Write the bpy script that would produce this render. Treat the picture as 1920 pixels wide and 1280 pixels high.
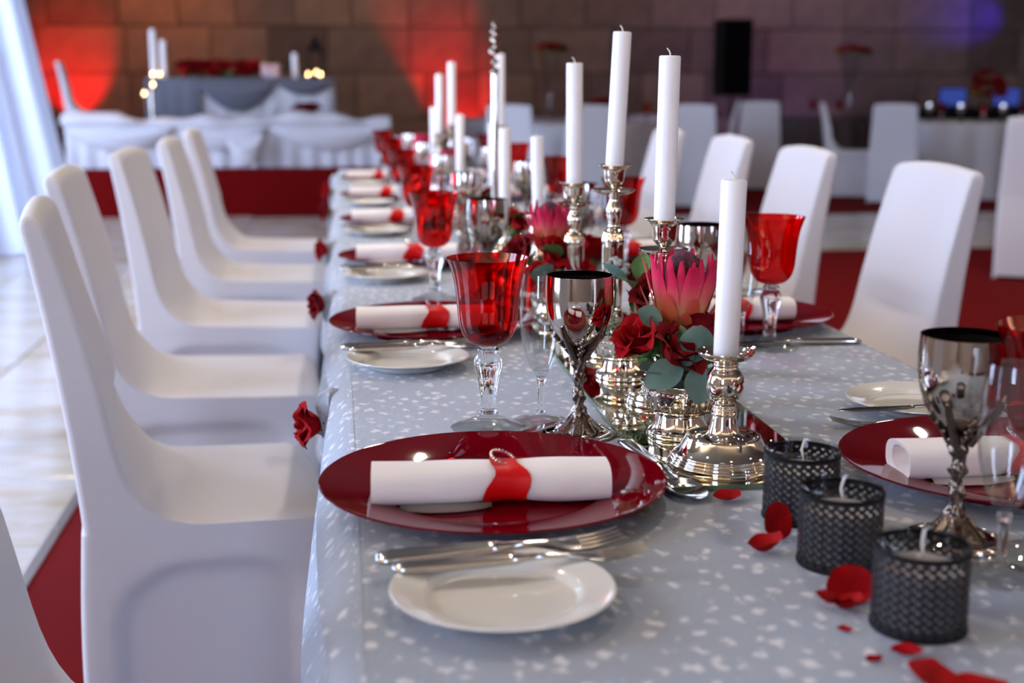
import bpy, bmesh, math, random
from mathutils import Vector, Matrix, Euler
R = random.Random(7)
PI = math.pi
S = bpy.context.scene
for _o in list(bpy.data.objects):
    bpy.data.objects.remove(_o)
COL = S.collection

X0, X1, Y0, Y1, H = -4.4, 10.6, -4.0, 18.2, 3.9     # the hall: walls and ceiling height
# ------------------------------------------------------------------ camera
cam_d = bpy.data.cameras.new('camera')
cam = bpy.data.objects.new('camera', cam_d)
COL.objects.link(cam)
cam.location = (0, 0, 1.141)
cam.rotation_euler = (PI / 2 - 0.1921, 0, -0.1298)
cam_d.sensor_width = 36
cam_d.lens = 2472 * 36 / 1920
cam_d.clip_start = 0.02
cam_d.clip_end = 100
cam_d.dof.use_dof = True
cam_d.dof.focus_distance = 1.47
cam_d.dof.aperture_fstop = 4.2
S.camera = cam
# ------------------------------------------------------------------ exposure, world
S.view_settings.view_transform = 'Standard'
S.view_settings.look = 'None'
S.view_settings.gamma = 1
S.view_settings.use_curve_mapping = False
S.view_settings.exposure = 0.45
S.cycles.transparent_max_bounces = 40
S.cycles.max_bounces = 12
S.cycles.transmission_bounces = 12
S.cycles.glossy_bounces = 6
S.cycles.caustics_refractive = False
S.cycles.caustics_reflective = False
S.cycles.sample_clamp_indirect = 6
W = bpy.data.worlds.new('world')
S.world = W
W.use_nodes = True
W.node_tree.nodes['Background'].inputs[0].default_value = (0.55, 0.68, 1, 1)
W.node_tree.nodes['Background'].inputs[1].default_value = 0.6
WINDOW_STRENGTH = 14.0
CEIL_STRENGTH = 14.0


def area(name, loc, rot, sx, sy, power, col):
    d = bpy.data.lights.new(name, 'AREA')
    d.shape = 'RECTANGLE'
    d.size = sx
    d.size_y = sy
    d.energy = power
    d.color = col
    o = bpy.data.objects.new(name, d)
    COL.objects.link(o)
    o.location = loc
    o.rotation_euler = rot
    return o


def spot(name, loc, target, power, col, angle, blend=0.6, size=0.05):
    d = bpy.data.lights.new(name, 'SPOT')
    d.energy = power
    d.color = col
    d.spot_size = math.radians(angle)
    d.spot_blend = blend
    d.shadow_soft_size = size
    o = bpy.data.objects.new(name, d)
    COL.objects.link(o)
    o.location = loc
    o.rotation_euler = (Vector(target) - Vector(loc)).to_track_quat('-Z', 'Y').to_euler()
    return o


# hall lamps (warm, in the ceiling) and the daylight of the window walls
for _x in (-1.6, 0.9, 3.4):
    for _y, _w, _a in ((0.6, 10, 125), (3.2, 72, 125), (5.8, 112, 125), (8.4, 52, 95)):
        spot('ceiling_lamp', (_x, _y, 3.82), (_x, _y - 0.2, 0), _w, (1, 0.86, 0.73), _a, 0.7, 0.06)
# added light strips, not real fixtures, brighten the ceiling that the silver reflects
area('ceiling_fill', (X0 + 0.25, -1.4, 3.25), (0, math.radians(180 - 25), 0), 0.12, 4.6, 200, (1, 0.88, 0.72))
area('ceiling_fill', (X1 - 0.25, -1.4, 3.25), (0, math.radians(180 + 25), 0), 0.12, 4.6, 200, (1, 0.88, 0.72))
area('ceiling_fill', (3.0, Y0 + 0.25, 3.25), (math.radians(180 - 25), 0, 0), 12.0, 0.12, 250, (1, 0.88, 0.72))
for _x in (3.2, 6.2):
    spot('ceiling_lamp', (_x, 12.2, 3.82), (_x, 12.6, 0), 36, (1, 0.80, 0.66), 110, 0.7, 0.10)
spot('ceiling_lamp', (-1.95, 12.35, 3.82), (-1.85, 12.2, 0.8), 85, (1, 0.60, 0.34), 24, 0.8, 0.06)
for _x in (-2.0, 0.2):
    spot('ceiling_lamp', (_x, 13.0, 3.82), (_x, 12.7, 0.5), 50 if _x < -1 else 26, (1, 0.62, 0.36), 80, 0.7, 0.10)
spot('wall_light', (-3.42, 17.30, 0.55), (-3.40, 18.0, 1.20), 156, (1, 0.008, 0.012), 58, 0.5)
spot('wall_light', (1.72, 17.35, 0.30), (1.62, 18.0, 0.95), 139, (1, 0.008, 0.012), 58, 0.5)
spot('wall_light', (1.45, 17.20, 0.30), (1.25, 18.0, 1.75), 139, (1, 0.008, 0.012), 44, 0.6)
spot('wall_light', (-2.5, 16.9, 3.7), (-2.5, 18.0, 2.5), 123, (1, 0.24, 0.03), 85)
spot('wall_light', (-0.4, 16.0, 3.7), (-0.4, 18.0, 1.6), 66, (1, 0.52, 0.26), 110)
spot('wall_light', (3.6, 16.0, 3.7), (3.4, 18.0, 1.6), 33, (1, 0.42, 0.42), 110)
spot('wall_light', (6.6, 16.2, 3.7), (6.6, 18.0, 1.6), 70, (0.55, 0.34, 0.85), 120)
spot('wall_light', (6.0, 17.0, 0.3), (6.0, 18.0, 1.3), 21, (0.35, 0.22, 1), 120)
spot('wall_light', (9.9, 17.3, 2.05), (8.9, 18.05, 2.08), 123, (0.06, 0.03, 1), 42, 0.9)
spot('wall_light', (6.8, 17.5, 3.0), (4.3, 15.4, 0.6), 37, (0.22, 0.22, 1), 50)


# ------------------------------------------------------------------ materials
def lin(c):
    return tuple(((v / 255) / 12.92 if v / 255 <= 0.04045 else ((v / 255 + 0.055) / 1.055) ** 2.4) for v in c) + (1,)


class M:
    """A principled material with its node tree at hand."""
    def __init__(s, name, col=(200, 200, 200), rough=0.5, metal=0.0, **kw):
        s.m = bpy.data.materials.new(name)
        s.m.use_nodes = True
        s.t = s.m.node_tree
        s.b = s.t.nodes['Principled BSDF']
        s.out = s.t.nodes['Material Output']
        s.b.inputs['Base Color'].default_value = lin(col)
        s.b.inputs['Roughness'].default_value = rough
        s.b.inputs['Metallic'].default_value = metal
        for k, v in kw.items():
            s.b.inputs[k.replace('_', ' ')].default_value = v

    def n(s, typ, **kw):
        nd = s.t.nodes.new(typ)
        for k, v in kw.items():
            if k in nd.inputs:
                nd.inputs[k].default_value = v
            else:
                setattr(nd, k, v)
        return nd

    def l(s, a, b):
        s.t.links.new(a, b)

    def coord(s, kind='Object', scale=None):
        tc = s.n('ShaderNodeTexCoord')
        if scale is None:
            return tc.outputs[kind]
        mp = s.n('ShaderNodeMapping')
        mp.inputs['Scale'].default_value = scale
        s.l(tc.outputs[kind], mp.inputs['Vector'])
        return mp.outputs['Vector']

    def ramp(s, fac, stops):
        r = s.n('ShaderNodeValToRGB')
        el = r.color_ramp.elements
        while len(el) < len(stops):
            el.new(0.5)
        for e, (p, c) in zip(el, stops):
            e.position = p
            e.color = lin(c)
        s.l(fac, r.inputs[0])
        return r.outputs[0]

    def noise(s, scale, detail=3, vec=None, rough=0.5):
        nd = s.n('ShaderNodeTexNoise', Scale=scale, Detail=detail, Roughness=rough)
        s.l(vec if vec is not None else s.coord(), nd.inputs['Vector'])
        return nd

    def bump(s, height, strength, dist=0.002):
        b = s.n('ShaderNodeBump', Strength=strength, Distance=dist)
        s.l(height, b.inputs['Height'])
        s.l(b.outputs[0], s.b.inputs['Normal'])

    def base(s, sock):
        s.l(sock, s.b.inputs['Base Color'])


def thin_glass(name, tint, gloss_rough=0.0, ior=1.5):
    """Glass wall: lets light through tinted and reflects by Fresnel."""
    m = M(name)
    t = m.t
    tr = m.n('ShaderNodeBsdfTransparent')
    tr.inputs[0].default_value = tint
    gl = m.n('ShaderNodeBsdfGlossy')
    gl.inputs['Roughness'].default_value = gloss_rough
    fr = m.n('ShaderNodeFresnel')
    ge = m.n('ShaderNodeNewGeometry')
    mr = m.n('ShaderNodeMapRange')
    mr.inputs['To Min'].default_value = ior
    mr.inputs['To Max'].default_value = 1 / ior          # same reflection from inside the wall
    m.l(ge.outputs['Backfacing'], mr.inputs['Value'])
    m.l(mr.outputs[0], fr.inputs['IOR'])
    mx = m.n('ShaderNodeMixShader')
    m.l(fr.outputs[0], mx.inputs[0])
    m.l(tr.outputs[0], mx.inputs[1])
    m.l(gl.outputs[0], mx.inputs[2])
    m.l(mx.outputs[0], m.out.inputs[0])
    t.nodes.remove(m.b)
    return m.m


SILVER = M('silver', (236, 226, 210), 0.05, 1.0).m
_m = M('pewter', (120, 108, 98), 0.24, 1.0)
_n = _m.noise(220, 3)
_m.bump(_n.outputs[0], 0.5, 0.002)
PEWTER = _m.m
GOB_BOWL = M('goblet_silver', (214, 205, 196), 0.06, 1.0).m
STEEL = M('steel', (205, 203, 198), 0.13, 1.0).m
MIRROR = M('mirror', (225, 226, 205), 0.01, 1.0).m
MIRROR_EDGE = M('mirror_edge', (96, 116, 92), 0.15, 0.0).m
RED_GLASS = thin_glass('red_glass', (0.88, 0.012, 0.012, 1))
CLEAR_GLASS = thin_glass('clear_glass', (0.955, 0.965, 0.96, 1), 0.0, 1.62)
_m = M('stem_glass', (255, 255, 255), 0.0)
_m.b.inputs['Transmission Weight'].default_value = 1.0
_m.b.inputs['IOR'].default_value = 1.45
STEM_GLASS = _m.m
_m = M('charger_red', (150, 12, 34), 0.5, 0.0, Specular_IOR_Level=0.0)
_m.b.inputs['Coat Weight'].default_value = 0.8
_m.b.inputs['Coat Roughness'].default_value = 0.03
_m.base(_m.ramp(_m.noise(9, 2).outputs[0], [(0.3, (98, 1, 15)), (0.7, (116, 2, 19))]))
CHARGER = _m.m
PORCELAIN = M('porcelain', (236, 233, 222), 0.12, 0.0, Coat_Weight=0.6, Coat_Roughness=0.05).m
_m = M('napkin_linen', (246, 238, 230), 0.8, 0.0, Sheen_Weight=0.3)
_m.bump(_m.noise(900, 2).outputs[0], 0.25, 0.0006)
NAPKIN = _m.m
_m = M('red_satin', (214, 4, 8), 0.45, 0.0, Specular_IOR_Level=0.3)
_m.bump(_m.noise(45, 2).outputs[0], 0.35, 0.004)
SATIN = _m.m
RHINE = M('rhinestone', (240, 240, 245), 0.08, 0.9).m
_m = M('candle_wax', (247, 243, 240), 0.42, 0.0)
_m.b.inputs['Subsurface Weight'].default_value = 0.35
_m.b.inputs['Subsurface Radius'].default_value = (0.012, 0.009, 0.007)
_m.b.inputs['Subsurface Scale'].default_value = 1.0
WAX = _m.m
WICK = M('wick', (232, 222, 208), 0.9).m


def petal_mat(name, a, b):
    m = M(name, a, 0.7, 0.0, Specular_IOR_Level=0.15)
    m.base(m.ramp(m.noise(60, 3).outputs[0], [(0.3, a), (0.7, b)]))
    return m.m


ROSE = petal_mat('rose_petal', (138, 0, 8), (176, 2, 14))
ROSE_DARK = petal_mat('rose_petal_dark', (96, 0, 8), (134, 2, 14))
_m = M('protea_bract', (220, 60, 90), 0.55, 0.0, Specular_IOR_Level=0.25)
_at = _m.n('ShaderNodeAttribute', attribute_name='along')
_m.base(_m.ramp(_at.outputs['Fac'], [(0.0, (190, 130, 70)), (0.28, (236, 170, 112)), (0.50, (230, 110, 100)), (0.75, (222, 46, 90)), (1.0, (204, 20, 66))]))
BRACT = _m.m
_m = M('protea_outer_bract', (200, 80, 60), 0.55, 0.0)
_at = _m.n('ShaderNodeAttribute', attribute_name='along')
_m.base(_m.ramp(_at.outputs['Fac'], [(0.0, (140, 84, 40)), (0.5, (200, 96, 54)), (1.0, (204, 66, 56))]))
BRACT_OUT = _m.m
_m = M('protea_core', (80, 14, 44), 0.8, 0.0)
_mp = _m.coord('Object', (260, 260, 12))
_nn = _m.noise(1.0, 2, _mp)
_m.base(_m.ramp(_nn.outputs[0], [(0.35, (46, 6, 28)), (0.65, (104, 40, 66))]))
_m.bump(_nn.outputs[0], 0.8, 0.003)
CORE = _m.m


def leaf_mat(name, a, b):
    m = M(name, a, 0.55)
    m.base(m.ramp(m.noise(40, 3).outputs[0], [(0.3, a), (0.7, b)]))
    return m.m


EUCA = leaf_mat('eucalyptus_leaf', (78, 106, 94), (104, 130, 114))
LEAF = leaf_mat('green_leaf', (58, 92, 40), (96, 132, 66))
BRUNIA = leaf_mat('brunia_grey', (140, 146, 140), (176, 180, 174))
MOSS = M('moss', (150, 152, 118), 0.9).m
STEMM = M('flower_stem', (80, 112, 52), 0.6).m
FOAM = M('floral_foam', (34, 44, 30), 0.95).m

# grey flocked cloth of the long table
_m = M('grey_flocked_cloth', (168, 174, 182), 0.85, 0.0, Sheen_Weight=0.25)
_v = _m.coord('Object')
_n1 = _m.noise(95, 2, _v)
_mixv = _m.n('ShaderNodeMixRGB', blend_type='ADD')
_mixv.inputs[0].default_value = 0.019
_m.l(_v, _mixv.inputs[1])
_m.l(_n1.outputs['Color'], _mixv.inputs[2])
_vo = _m.n('ShaderNodeTexVoronoi', voronoi_dimensions='3D', feature='F1')
_vo.inputs['Scale'].default_value = 44
_vo.inputs['Randomness'].default_value = 0.62
_mpv = _m.n('ShaderNodeMapping')
_mpv.inputs['Rotation'].default_value = (0, 0, 0.6)
_mpv.inputs['Scale'].default_value = (1.25, 0.85, 1.0)
_m.l(_mixv.outputs[0], _mpv.inputs['Vector'])
_m.l(_mpv.outputs[0], _vo.inputs['Vector'])
_f = _m.ramp(_vo.outputs['Distance'], [(0.16, (255, 255, 255)), (0.34, (0, 0, 0))])
_n2 = _m.noise(3.0, 3, _v)
_c2 = _m.ramp(_n2.outputs[0], [(0.3, (143, 152, 163)), (0.7, (158, 166, 176))])
_mx = _m.n('ShaderNodeMixRGB')
_m.l(_f, _mx.inputs[0])
_m.l(_c2, _mx.inputs[1])
_mx.inputs[2].default_value = lin((212, 213, 213))
_m.base(_mx.outputs[0])
_n3 = _m.noise(70, 5, _v, 0.65)
_m.bump(_n3.outputs[0], 0.55, 0.004)
CLOTH = _m.m

_m = M('white_spandex', (200, 196, 197), 0.62, 0.0, Sheen_Weight=0.2)
_m.bump(_m.noise(1200, 1).outputs[0], 0.08, 0.0004)
SPANDEX = _m.m
_m = M('white_table_linen', (196, 191, 192), 0.85)
_m.bump(_m.noise(30, 3).outputs[0], 0.2, 0.01)
LINEN = _m.m
GREY_SATIN = M('grey_satin', (88, 89, 98), 0.5, 0.0, Sheen_Weight=0.3).m
DARK_LINEN = M('dark_table_linen', (70, 56, 58), 0.8).m
_m = M('white_voile', (226, 232, 246), 0.8)
_m.b.inputs['Transmission Weight'].default_value = 0.0
VOILE = _m.m
_tl = _m.n('ShaderNodeBsdfTranslucent')
_tl.inputs[0].default_value = lin((225, 232, 250))
_ms = _m.n('ShaderNodeMixShader')
_ms.inputs[0].default_value = 0.6
_m.l(_m.b.outputs[0], _ms.inputs[1])
_m.l(_tl.outputs[0], _ms.inputs[2])
_m.l(_ms.outputs[0], _m.out.inputs[0])

_m = M('red_carpet', (120, 8, 10), 1.0, 0.0, Specular_IOR_Level=0.1)
_n1 = _m.noise(160, 4)
_m.base(_m.ramp(_n1.outputs[0], [(0.3, (88, 3, 4)), (0.7, (108, 5, 5))]))
_m.bump(_n1.outputs[0], 0.4, 0.004)
CARPET = _m.m
_m = M('marble_tile', (190, 176, 160), 0.16)
_v = _m.coord('Object', (1.0, 2.2, 1.0))
_n1 = _m.noise(1.6, 6, _v, 0.6)
_oi = _m.n('ShaderNodeObjectInfo')
_ad = _m.n('ShaderNodeMixRGB', blend_type='ADD')
_ad.inputs[0].default_value = 1.0
_sc = _m.n('ShaderNodeVectorMath', operation='SCALE')
_m.l(_oi.outputs['Location'], _sc.inputs[0])
_sc.inputs['Scale'].default_value = 3.7
_m.l(_v, _ad.inputs[1])
_m.l(_sc.outputs[0], _ad.inputs[2])
_m.l(_ad.outputs[0], _n1.inputs['Vector'])
_m.base(_m.ramp(_n1.outputs[0], [(0.28, (150, 128, 92)), (0.43, (180, 168, 144)), (0.58, (194, 192, 186)), (0.75, (168, 170, 170))]))
TILE = _m.m
GROUT = M('grout', (120, 110, 100), 0.9).m
EDGING = M('metal_edging', (150, 140, 130), 0.35, 0.8).m
_m = M('sandstone', (132, 104, 80), 0.85)
_oi = _m.n('ShaderNodeObjectInfo')
_n1 = _m.noise(5, 5)
_mx = _m.n('ShaderNodeMath', operation='ADD')
_m.l(_n1.outputs[0], _mx.inputs[0])
_m.l(_oi.outputs['Random'], _mx.inputs[1])
_hf = _m.n('ShaderNodeMath', operation='MULTIPLY')
_m.l(_mx.outputs[0], _hf.inputs[0])
_hf.inputs[1].default_value = 0.5
_m.base(_m.ramp(_hf.outputs[0], [(0.2, (84, 66, 54)), (0.5, (112, 91, 74)), (0.8, (136, 111, 88))]))
_m.bump(_n1.outputs[0], 0.5, 0.03)
STONE = _m.m
MORTAR = M('mortar', (74, 60, 50), 0.95).m
PLASTER = M('plaster', (176, 158, 140), 0.9).m
CEILING = M('ceiling_paint', (104, 96, 86), 0.9).m
BLACK = M('black_plastic', (9, 9, 10), 0.6, 0.0, Specular_IOR_Level=0.2).m
GRILLE = M('speaker_grille', (3, 3, 3), 0.9, 0.0, Specular_IOR_Level=0.05).m
FRAME = M('window_frame_paint', (150, 140, 130), 0.6).m


def emit(name, col, strength):
    m = M(name)
    e = m.n('ShaderNodeEmission')
    e.inputs[0].default_value = col
    e.inputs[1].default_value = strength
    m.l(e.outputs[0], m.out.inputs[0])
    m.t.nodes.remove(m.b)
    return m.m


PANE = emit('daylit_pane', (0.52, 0.66, 1.0, 1), WINDOW_STRENGTH)
LAMP = emit('lamp_glow', (1, 0.8, 0.55, 1), CEIL_STRENGTH)
FLAME = emit('candle_flame', (1, 0.62, 0.25, 1), 30)
LED_RED = emit('red_led', (1, 0.02, 0.02, 1), 6)
LED_BLUE = emit('blue_led', (0.2, 0.15, 1, 1), 6)
SCREEN = emit('screen_glow', (0.12, 0.2, 1, 1), 0.22)

# dark pierced metal sleeve of the votive cups
_m = M('pierced_metal', (44, 41, 42), 0.5, 0.6)
_uv = _m.n('ShaderNodeTexCoord').outputs['UV']
_sep = _m.n('ShaderNodeSeparateXYZ')
_m.l(_uv, _sep.inputs[0])


def _math(m, op, a, b=None):
    nd = m.n('ShaderNodeMath', operation=op)
    for i, v in enumerate((a, b)):
        if v is None:
            continue
        if isinstance(v, (int, float)):
            nd.inputs[i].default_value = v
        else:
            m.l(v, nd.inputs[i])
    return nd.outputs[0]


_a = _math(_m, 'MULTIPLY', _sep.outputs[0], 2 * PI * 13)
_b = _math(_m, 'MULTIPLY', _sep.outputs[1], 2 * PI * 4.5)
_s1 = _math(_m, 'MULTIPLY', _math(_m, 'SINE', _a), _math(_m, 'SINE', _b))
_a2 = _math(_m, 'MULTIPLY', _a, 2.0)
_b2 = _math(_m, 'ADD', _math(_m, 'MULTIPLY', _b, 2.0), 1.1)
_s2 = _math(_m, 'MULTIPLY', _math(_m, 'SINE', _a2), _math(_m, 'COSINE', _b2))
_s = _math(_m, 'ADD', _math(_m, 'MULTIPLY', _math(_m, 'ABSOLUTE', _s1), 0.6), _math(_m, 'MULTIPLY', _s2, 0.75))
_h = _math(_m, 'GREATER_THAN', _s, 0.58)
_edge = _math(_m, 'MULTIPLY', _math(_m, 'GREATER_THAN', _sep.outputs[1], 0.06), _math(_m, 'LESS_THAN', _sep.outputs[1], 0.94))
_h = _math(_m, 'MULTIPLY', _h, _edge)
_tr = _m.n('ShaderNodeBsdfTransparent')
_mxs = _m.n('ShaderNodeMixShader')
_m.l(_h, _mxs.inputs[0])
_m.l(_m.b.outputs[0], _mxs.inputs[1])
_m.l(_tr.outputs[0], _mxs.inputs[2])
_m.l(_mxs.outputs[0], _m.out.inputs[0])
PIERCED = _m.m
SMOKE_GLASS = thin_glass('smoked_glass', (0.84, 0.84, 0.84, 1), 0.02)


# ------------------------------------------------------------------ mesh helpers
def to_mesh(name, bm, mat, smooth=True, sharp=40):
    me = bpy.data.meshes.new(name)
    bmesh.ops.recalc_face_normals(bm, faces=bm.faces[:])
    if smooth:
        lim = math.radians(sharp)
        for f in bm.faces:
            f.smooth = True
        for e in bm.edges:
            if len(e.link_faces) == 2 and e.calc_face_angle(0) > lim:
                e.smooth = False
    bm.to_mesh(me)
    bm.free()
    for x in (mat if isinstance(mat, (list, tuple)) else [mat]):
        me.materials.append(x)
    return me


def lathe_bm(prof, seg=32, mod=None, bm=None, at=(0, 0, 0), cap=True):
    """Revolve (r, z) points about z; mod(r, z, angle) -> r shapes the ring. UV: u round, v along."""
    bm = bm or bmesh.new()
    uvl = bm.loops.layers.uv.verify()
    rings = []
    for r, z in prof:
        if r < 1e-6:
            rings.append([bm.verts.new((at[0], at[1], at[2] + z))])
            continue
        ring = []
        for i in range(seg):
            a = 2 * PI * i / seg
            rr = mod(r, z, a) if mod else r
            ring.append(bm.verts.new((at[0] + rr * math.cos(a), at[1] + rr * math.sin(a), at[2] + z)))
        rings.append(ring)
    L = [0]
    for p, q in zip(prof, prof[1:]):
        L.append(L[-1] + math.hypot(q[0] - p[0], q[1] - p[1]))
    L = [v / max(L[-1], 1e-9) for v in L]
    for k in range(len(rings) - 1):
        A, B = rings[k], rings[k + 1]
        for i in range(seg):
            j = (i + 1) % seg
            u0, u1 = i / seg, (i + 1) / seg
            if len(A) == 1 and len(B) == 1:
                continue
            if len(A) == 1:
                f = bm.faces.new((A[0], B[j], B[i]))
                uv = [(u0, L[k]), (u1, L[k + 1]), (u0, L[k + 1])]
            elif len(B) == 1:
                f = bm.faces.new((A[i], A[j], B[0]))
                uv = [(u0, L[k]), (u1, L[k]), (u0, L[k + 1])]
            else:
                f = bm.faces.new((A[i], A[j], B[j], B[i]))
                uv = [(u0, L[k]), (u1, L[k]), (u1, L[k + 1]), (u0, L[k + 1])]
            for lp, c in zip(f.loops, uv):
                lp[uvl].uv = c
    return bm


def smooth_prof(pts, n=6):
    """Catmull-Rom through (r, z) points; a point given twice keeps a corner."""
    out = []
    P = [Vector(p) for p in pts]
    for i in range(len(P) - 1):
        p1, p2 = P[i], P[i + 1]
        if (p1 - p2).length < 1e-9:
            continue
        p0 = P[i - 1] if i > 0 else p1
        p3 = P[i + 2] if i + 2 < len(P) else p2
        for k in range(n):
            t = k / n
            q = 0.5 * ((2 * p1) + (p2 - p0) * t + (2 * p0 - 5 * p1 + 4 * p2 - p3) * t * t + (3 * p1 - p0 - 3 * p2 + p3) * t ** 3)
            out.append((max(q.x, 0), q.y))
    out.append(tuple(P[-1]))
    return out


def tube_bm(pts, rad, seg=8, bm=None, caps=True):
    bm = bm or bmesh.new()
    P = [Vector(p) for p in pts]
    rings = []
    up = Vector((0, 0, 1))
    for i, p in enumerate(P):
        d = (P[min(i + 1, len(P) - 1)] - P[max(i - 1, 0)]).normalized()
        ref = up if abs(d.z) < 0.95 else Vector((1, 0, 0))
        u = d.cross(ref).normalized()
        v = d.cross(u)
        r = rad[i] if isinstance(rad, (list, tuple)) else rad
        rings.append([bm.verts.new(p + (u * math.cos(2 * PI * k / seg) + v * math.sin(2 * PI * k / seg)) * r) for k in range(seg)])
    for A, B in zip(rings, rings[1:]):
        for k in range(seg):
            bm.faces.new((A[k], A[(k + 1) % seg], B[(k + 1) % seg], B[k]))
    if caps:
        bm.faces.new(rings[0][::-1])
        bm.faces.new(rings[-1])
    return bm


def box_bm(x0, x1, y0, y1, z0, z1, bm=None, bevel=0):
    b = bmesh.new()
    vs = [b.verts.new((x, y, z)) for z in (z0, z1) for y in (y0, y1) for x in (x0, x1)]
    for q in ((0, 2, 3, 1), (4, 5, 7, 6), (0, 1, 5, 4), (2, 6, 7, 3), (0, 4, 6, 2), (1, 3, 7, 5)):
        b.faces.new([vs[i] for i in q])
    if bevel:
        bmesh.ops.bevel(b, geom=b.edges[:], offset=bevel, segments=2, affect='EDGES', profile=0.5)
    if bm is None:
        return b
    me = bpy.data.meshes.new('tmp')
    b.to_mesh(me)
    b.free()
    bm.from_mesh(me)
    bpy.data.meshes.remove(me)
    return bm


def sphere_bm(c, r, bm=None, seg=8, rings=6):
    bm = bm or bmesh.new()
    bmesh.ops.create_uvsphere(bm, u_segments=seg, v_segments=rings, radius=r, matrix=Matrix.Translation(c))
    return bm


def loft_bm(sections, bm=None, caps=True):
    """Closed loops (lists of points, equal counts) skinned one to the next."""
    bm = bm or bmesh.new()
    rings = [[bm.verts.new(p) for p in s] for s in sections]
    n = len(rings[0])
    for A, B in zip(rings, rings[1:]):
        for k in range(n):
            bm.faces.new((A[k], A[(k + 1) % n], B[(k + 1) % n], B[k]))
    if caps:
        bm.faces.new(rings[0][::-1])
        bm.faces.new(rings[-1])
    return bm


def grid_bm(f, nu, nv, bm=None):
    bm = bm or bmesh.new()
    vs = [[bm.verts.new(f(i / nu, j / nv)) for i in range(nu + 1)] for j in range(nv + 1)]
    for j in range(nv):
        for i in range(nu):
            bm.faces.new((vs[j][i], vs[j][i + 1], vs[j + 1][i + 1], vs[j + 1][i]))
    return bm


# ------------------------------------------------------------------ object helpers
def tag(o, label=None, cat=None, group=None, kind=None):
    if label:
        o['label'] = label
    if cat:
        o['category'] = cat
    if group:
        o['group'] = group
    if kind:
        o['kind'] = kind
    return o


def put(name, me, parent=None, loc=(0, 0, 0), rot=(0, 0, 0), scale=None):
    o = bpy.data.objects.new(name, me)
    COL.objects.link(o)
    o.parent = parent
    o.location = loc
    o.rotation_euler = rot
    if scale is not None:
        o.scale = (scale,) * 3 if isinstance(scale, (int, float)) else scale
    return o


def empty(name, label, cat, loc, rot=(0, 0, 0), group=None, scale=None):
    o = put(name, None, None, loc, rot, scale)
    o.empty_display_size = 0.05
    return tag(o, label, cat, group)


def struct(name, me, parent=None, loc=(0, 0, 0), rot=(0, 0, 0)):
    o = put(name, me, parent, loc, rot)
    if parent is None:
        o['kind'] = 'structure'
    return o


ORD = ['first', 'second', 'third', 'fourth', 'fifth', 'sixth', 'seventh', 'eighth', 'ninth', 'tenth']
TH = 0.75                                     # table top
XL, XR = -3.0, 10.4

# ================================================================== the hall
floor = struct('floor', to_mesh('floor', box_bm(X0, X1, Y0, Y1, -0.2, -0.012), GROUT, False))
tile_me = to_mesh('tile', box_bm(-0.297, 0.297, -0.297, 0.297, -0.03, 0, bevel=0.003), TILE, False)
ntile = 0
for i in range(-6, 18):
    for j in range(0, 20):
        cx, cy = -1.06 + 0.6 * i + 0.0, 0.6 + 0.6 * j
        left = cx < -0.75 and cy > 2.0 and cx > X0 + 0.3
        cross = 8.7 < cy < 11.4 and cx > -1.0
        if left or cross:
            # trim to what the photograph can show: rays left of the frame never meet the rest
            if cx < -0.30 * cy - 1.5 or cx > 0.55 * cy + 0.6:
                continue
            put('tile', tile_me, floor, (cx, cy, 0))
            ntile += 1
carpet = struct('floor_carpet', to_mesh('floor_carpet', box_bm(-0.735, X1, Y0, 8.83, -0.03, 0.006), CARPET, False))
carpet2 = struct('floor_carpet', to_mesh('floor_carpet', box_bm(0.95, X1, 11.43, Y1 - 0.2, -0.03, 0.006), CARPET, False))
struct('floor_tiling', to_mesh('floor_tiling', box_bm(X0, -0.76, Y0, 1.9, -0.03, 0.0), TILE, False))
b = box_bm(-0.765, -0.735, Y0, 8.83, -0.02, 0.010, bevel=0.002)
trim = struct('trim_1', to_mesh('trim_1', b, EDGING, False))
rivet_me = to_mesh('rivet', sphere_bm((0, 0, 0), 0.006), EDGING)
for k in range(14):
    put('rivet', rivet_me, trim, (-0.75, 1.8 + 0.4 * k, 0.010))

# stage with red carpeted riser
stage = struct('floor_stage', to_mesh('floor_stage', box_bm(X0, 0.9, 11.9, Y1 - 0.2, -0.012, 0.41, bevel=0.01), CARPET, False))

# back wall of big ashlar blocks
wall_back = struct('wall_back', to_mesh('wall_back', box_bm(X0, X1, Y1 - 0.03, Y1 + 0.2, 0, H), MORTAR, False))
blk = [to_mesh('stone_block', box_bm(-w / 2 + 0.007, w / 2 - 0.007, -0.05, 0.1, 0.007, 0.593, bevel=0.010), STONE, False) for w in (0.9, 0.75, 1.1)]
for r in range(6):
    x = X0 - R.random() * 0.5
    while x < X1:
        k = R.randrange(3)
        w = (0.9, 0.75, 1.1)[k]
        put('stone_block', blk[k], wall_back, (x + w / 2, Y1 - 0.07 + R.uniform(-0.012, 0.012), 0.6 * r + 0.1))
        x += w
struct('wall_right', to_mesh('wall_right', box_bm(X1, X1 + 0.2, Y0, Y1, 0, H), PLASTER, False))


def wall_with_windows(name, axis, pos, a0, a1, wins, thick):
    """A wall along y (axis x) or along x (axis y) with openings (a, b, z0, z1)."""
    bm = bmesh.new()

    def bx(p, q, z0, z1):
        if axis == 'x':
            box_bm(min(pos, pos + thick), max(pos, pos + thick), p, q, z0, z1, bm)
        else:
            box_bm(p, q, min(pos, pos + thick), max(pos, pos + thick), z0, z1, bm)
    cur = a0
    for (p, q, z0, z1) in wins:
        bx(cur, p, 0, H)
        bx(p, q, 0, z0)
        bx(p, q, z1, H)
        cur = q
    bx(cur, a1, 0, H)
    return struct(name, to_mesh(name, bm, PLASTER, False))


win_n = [0]


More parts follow.
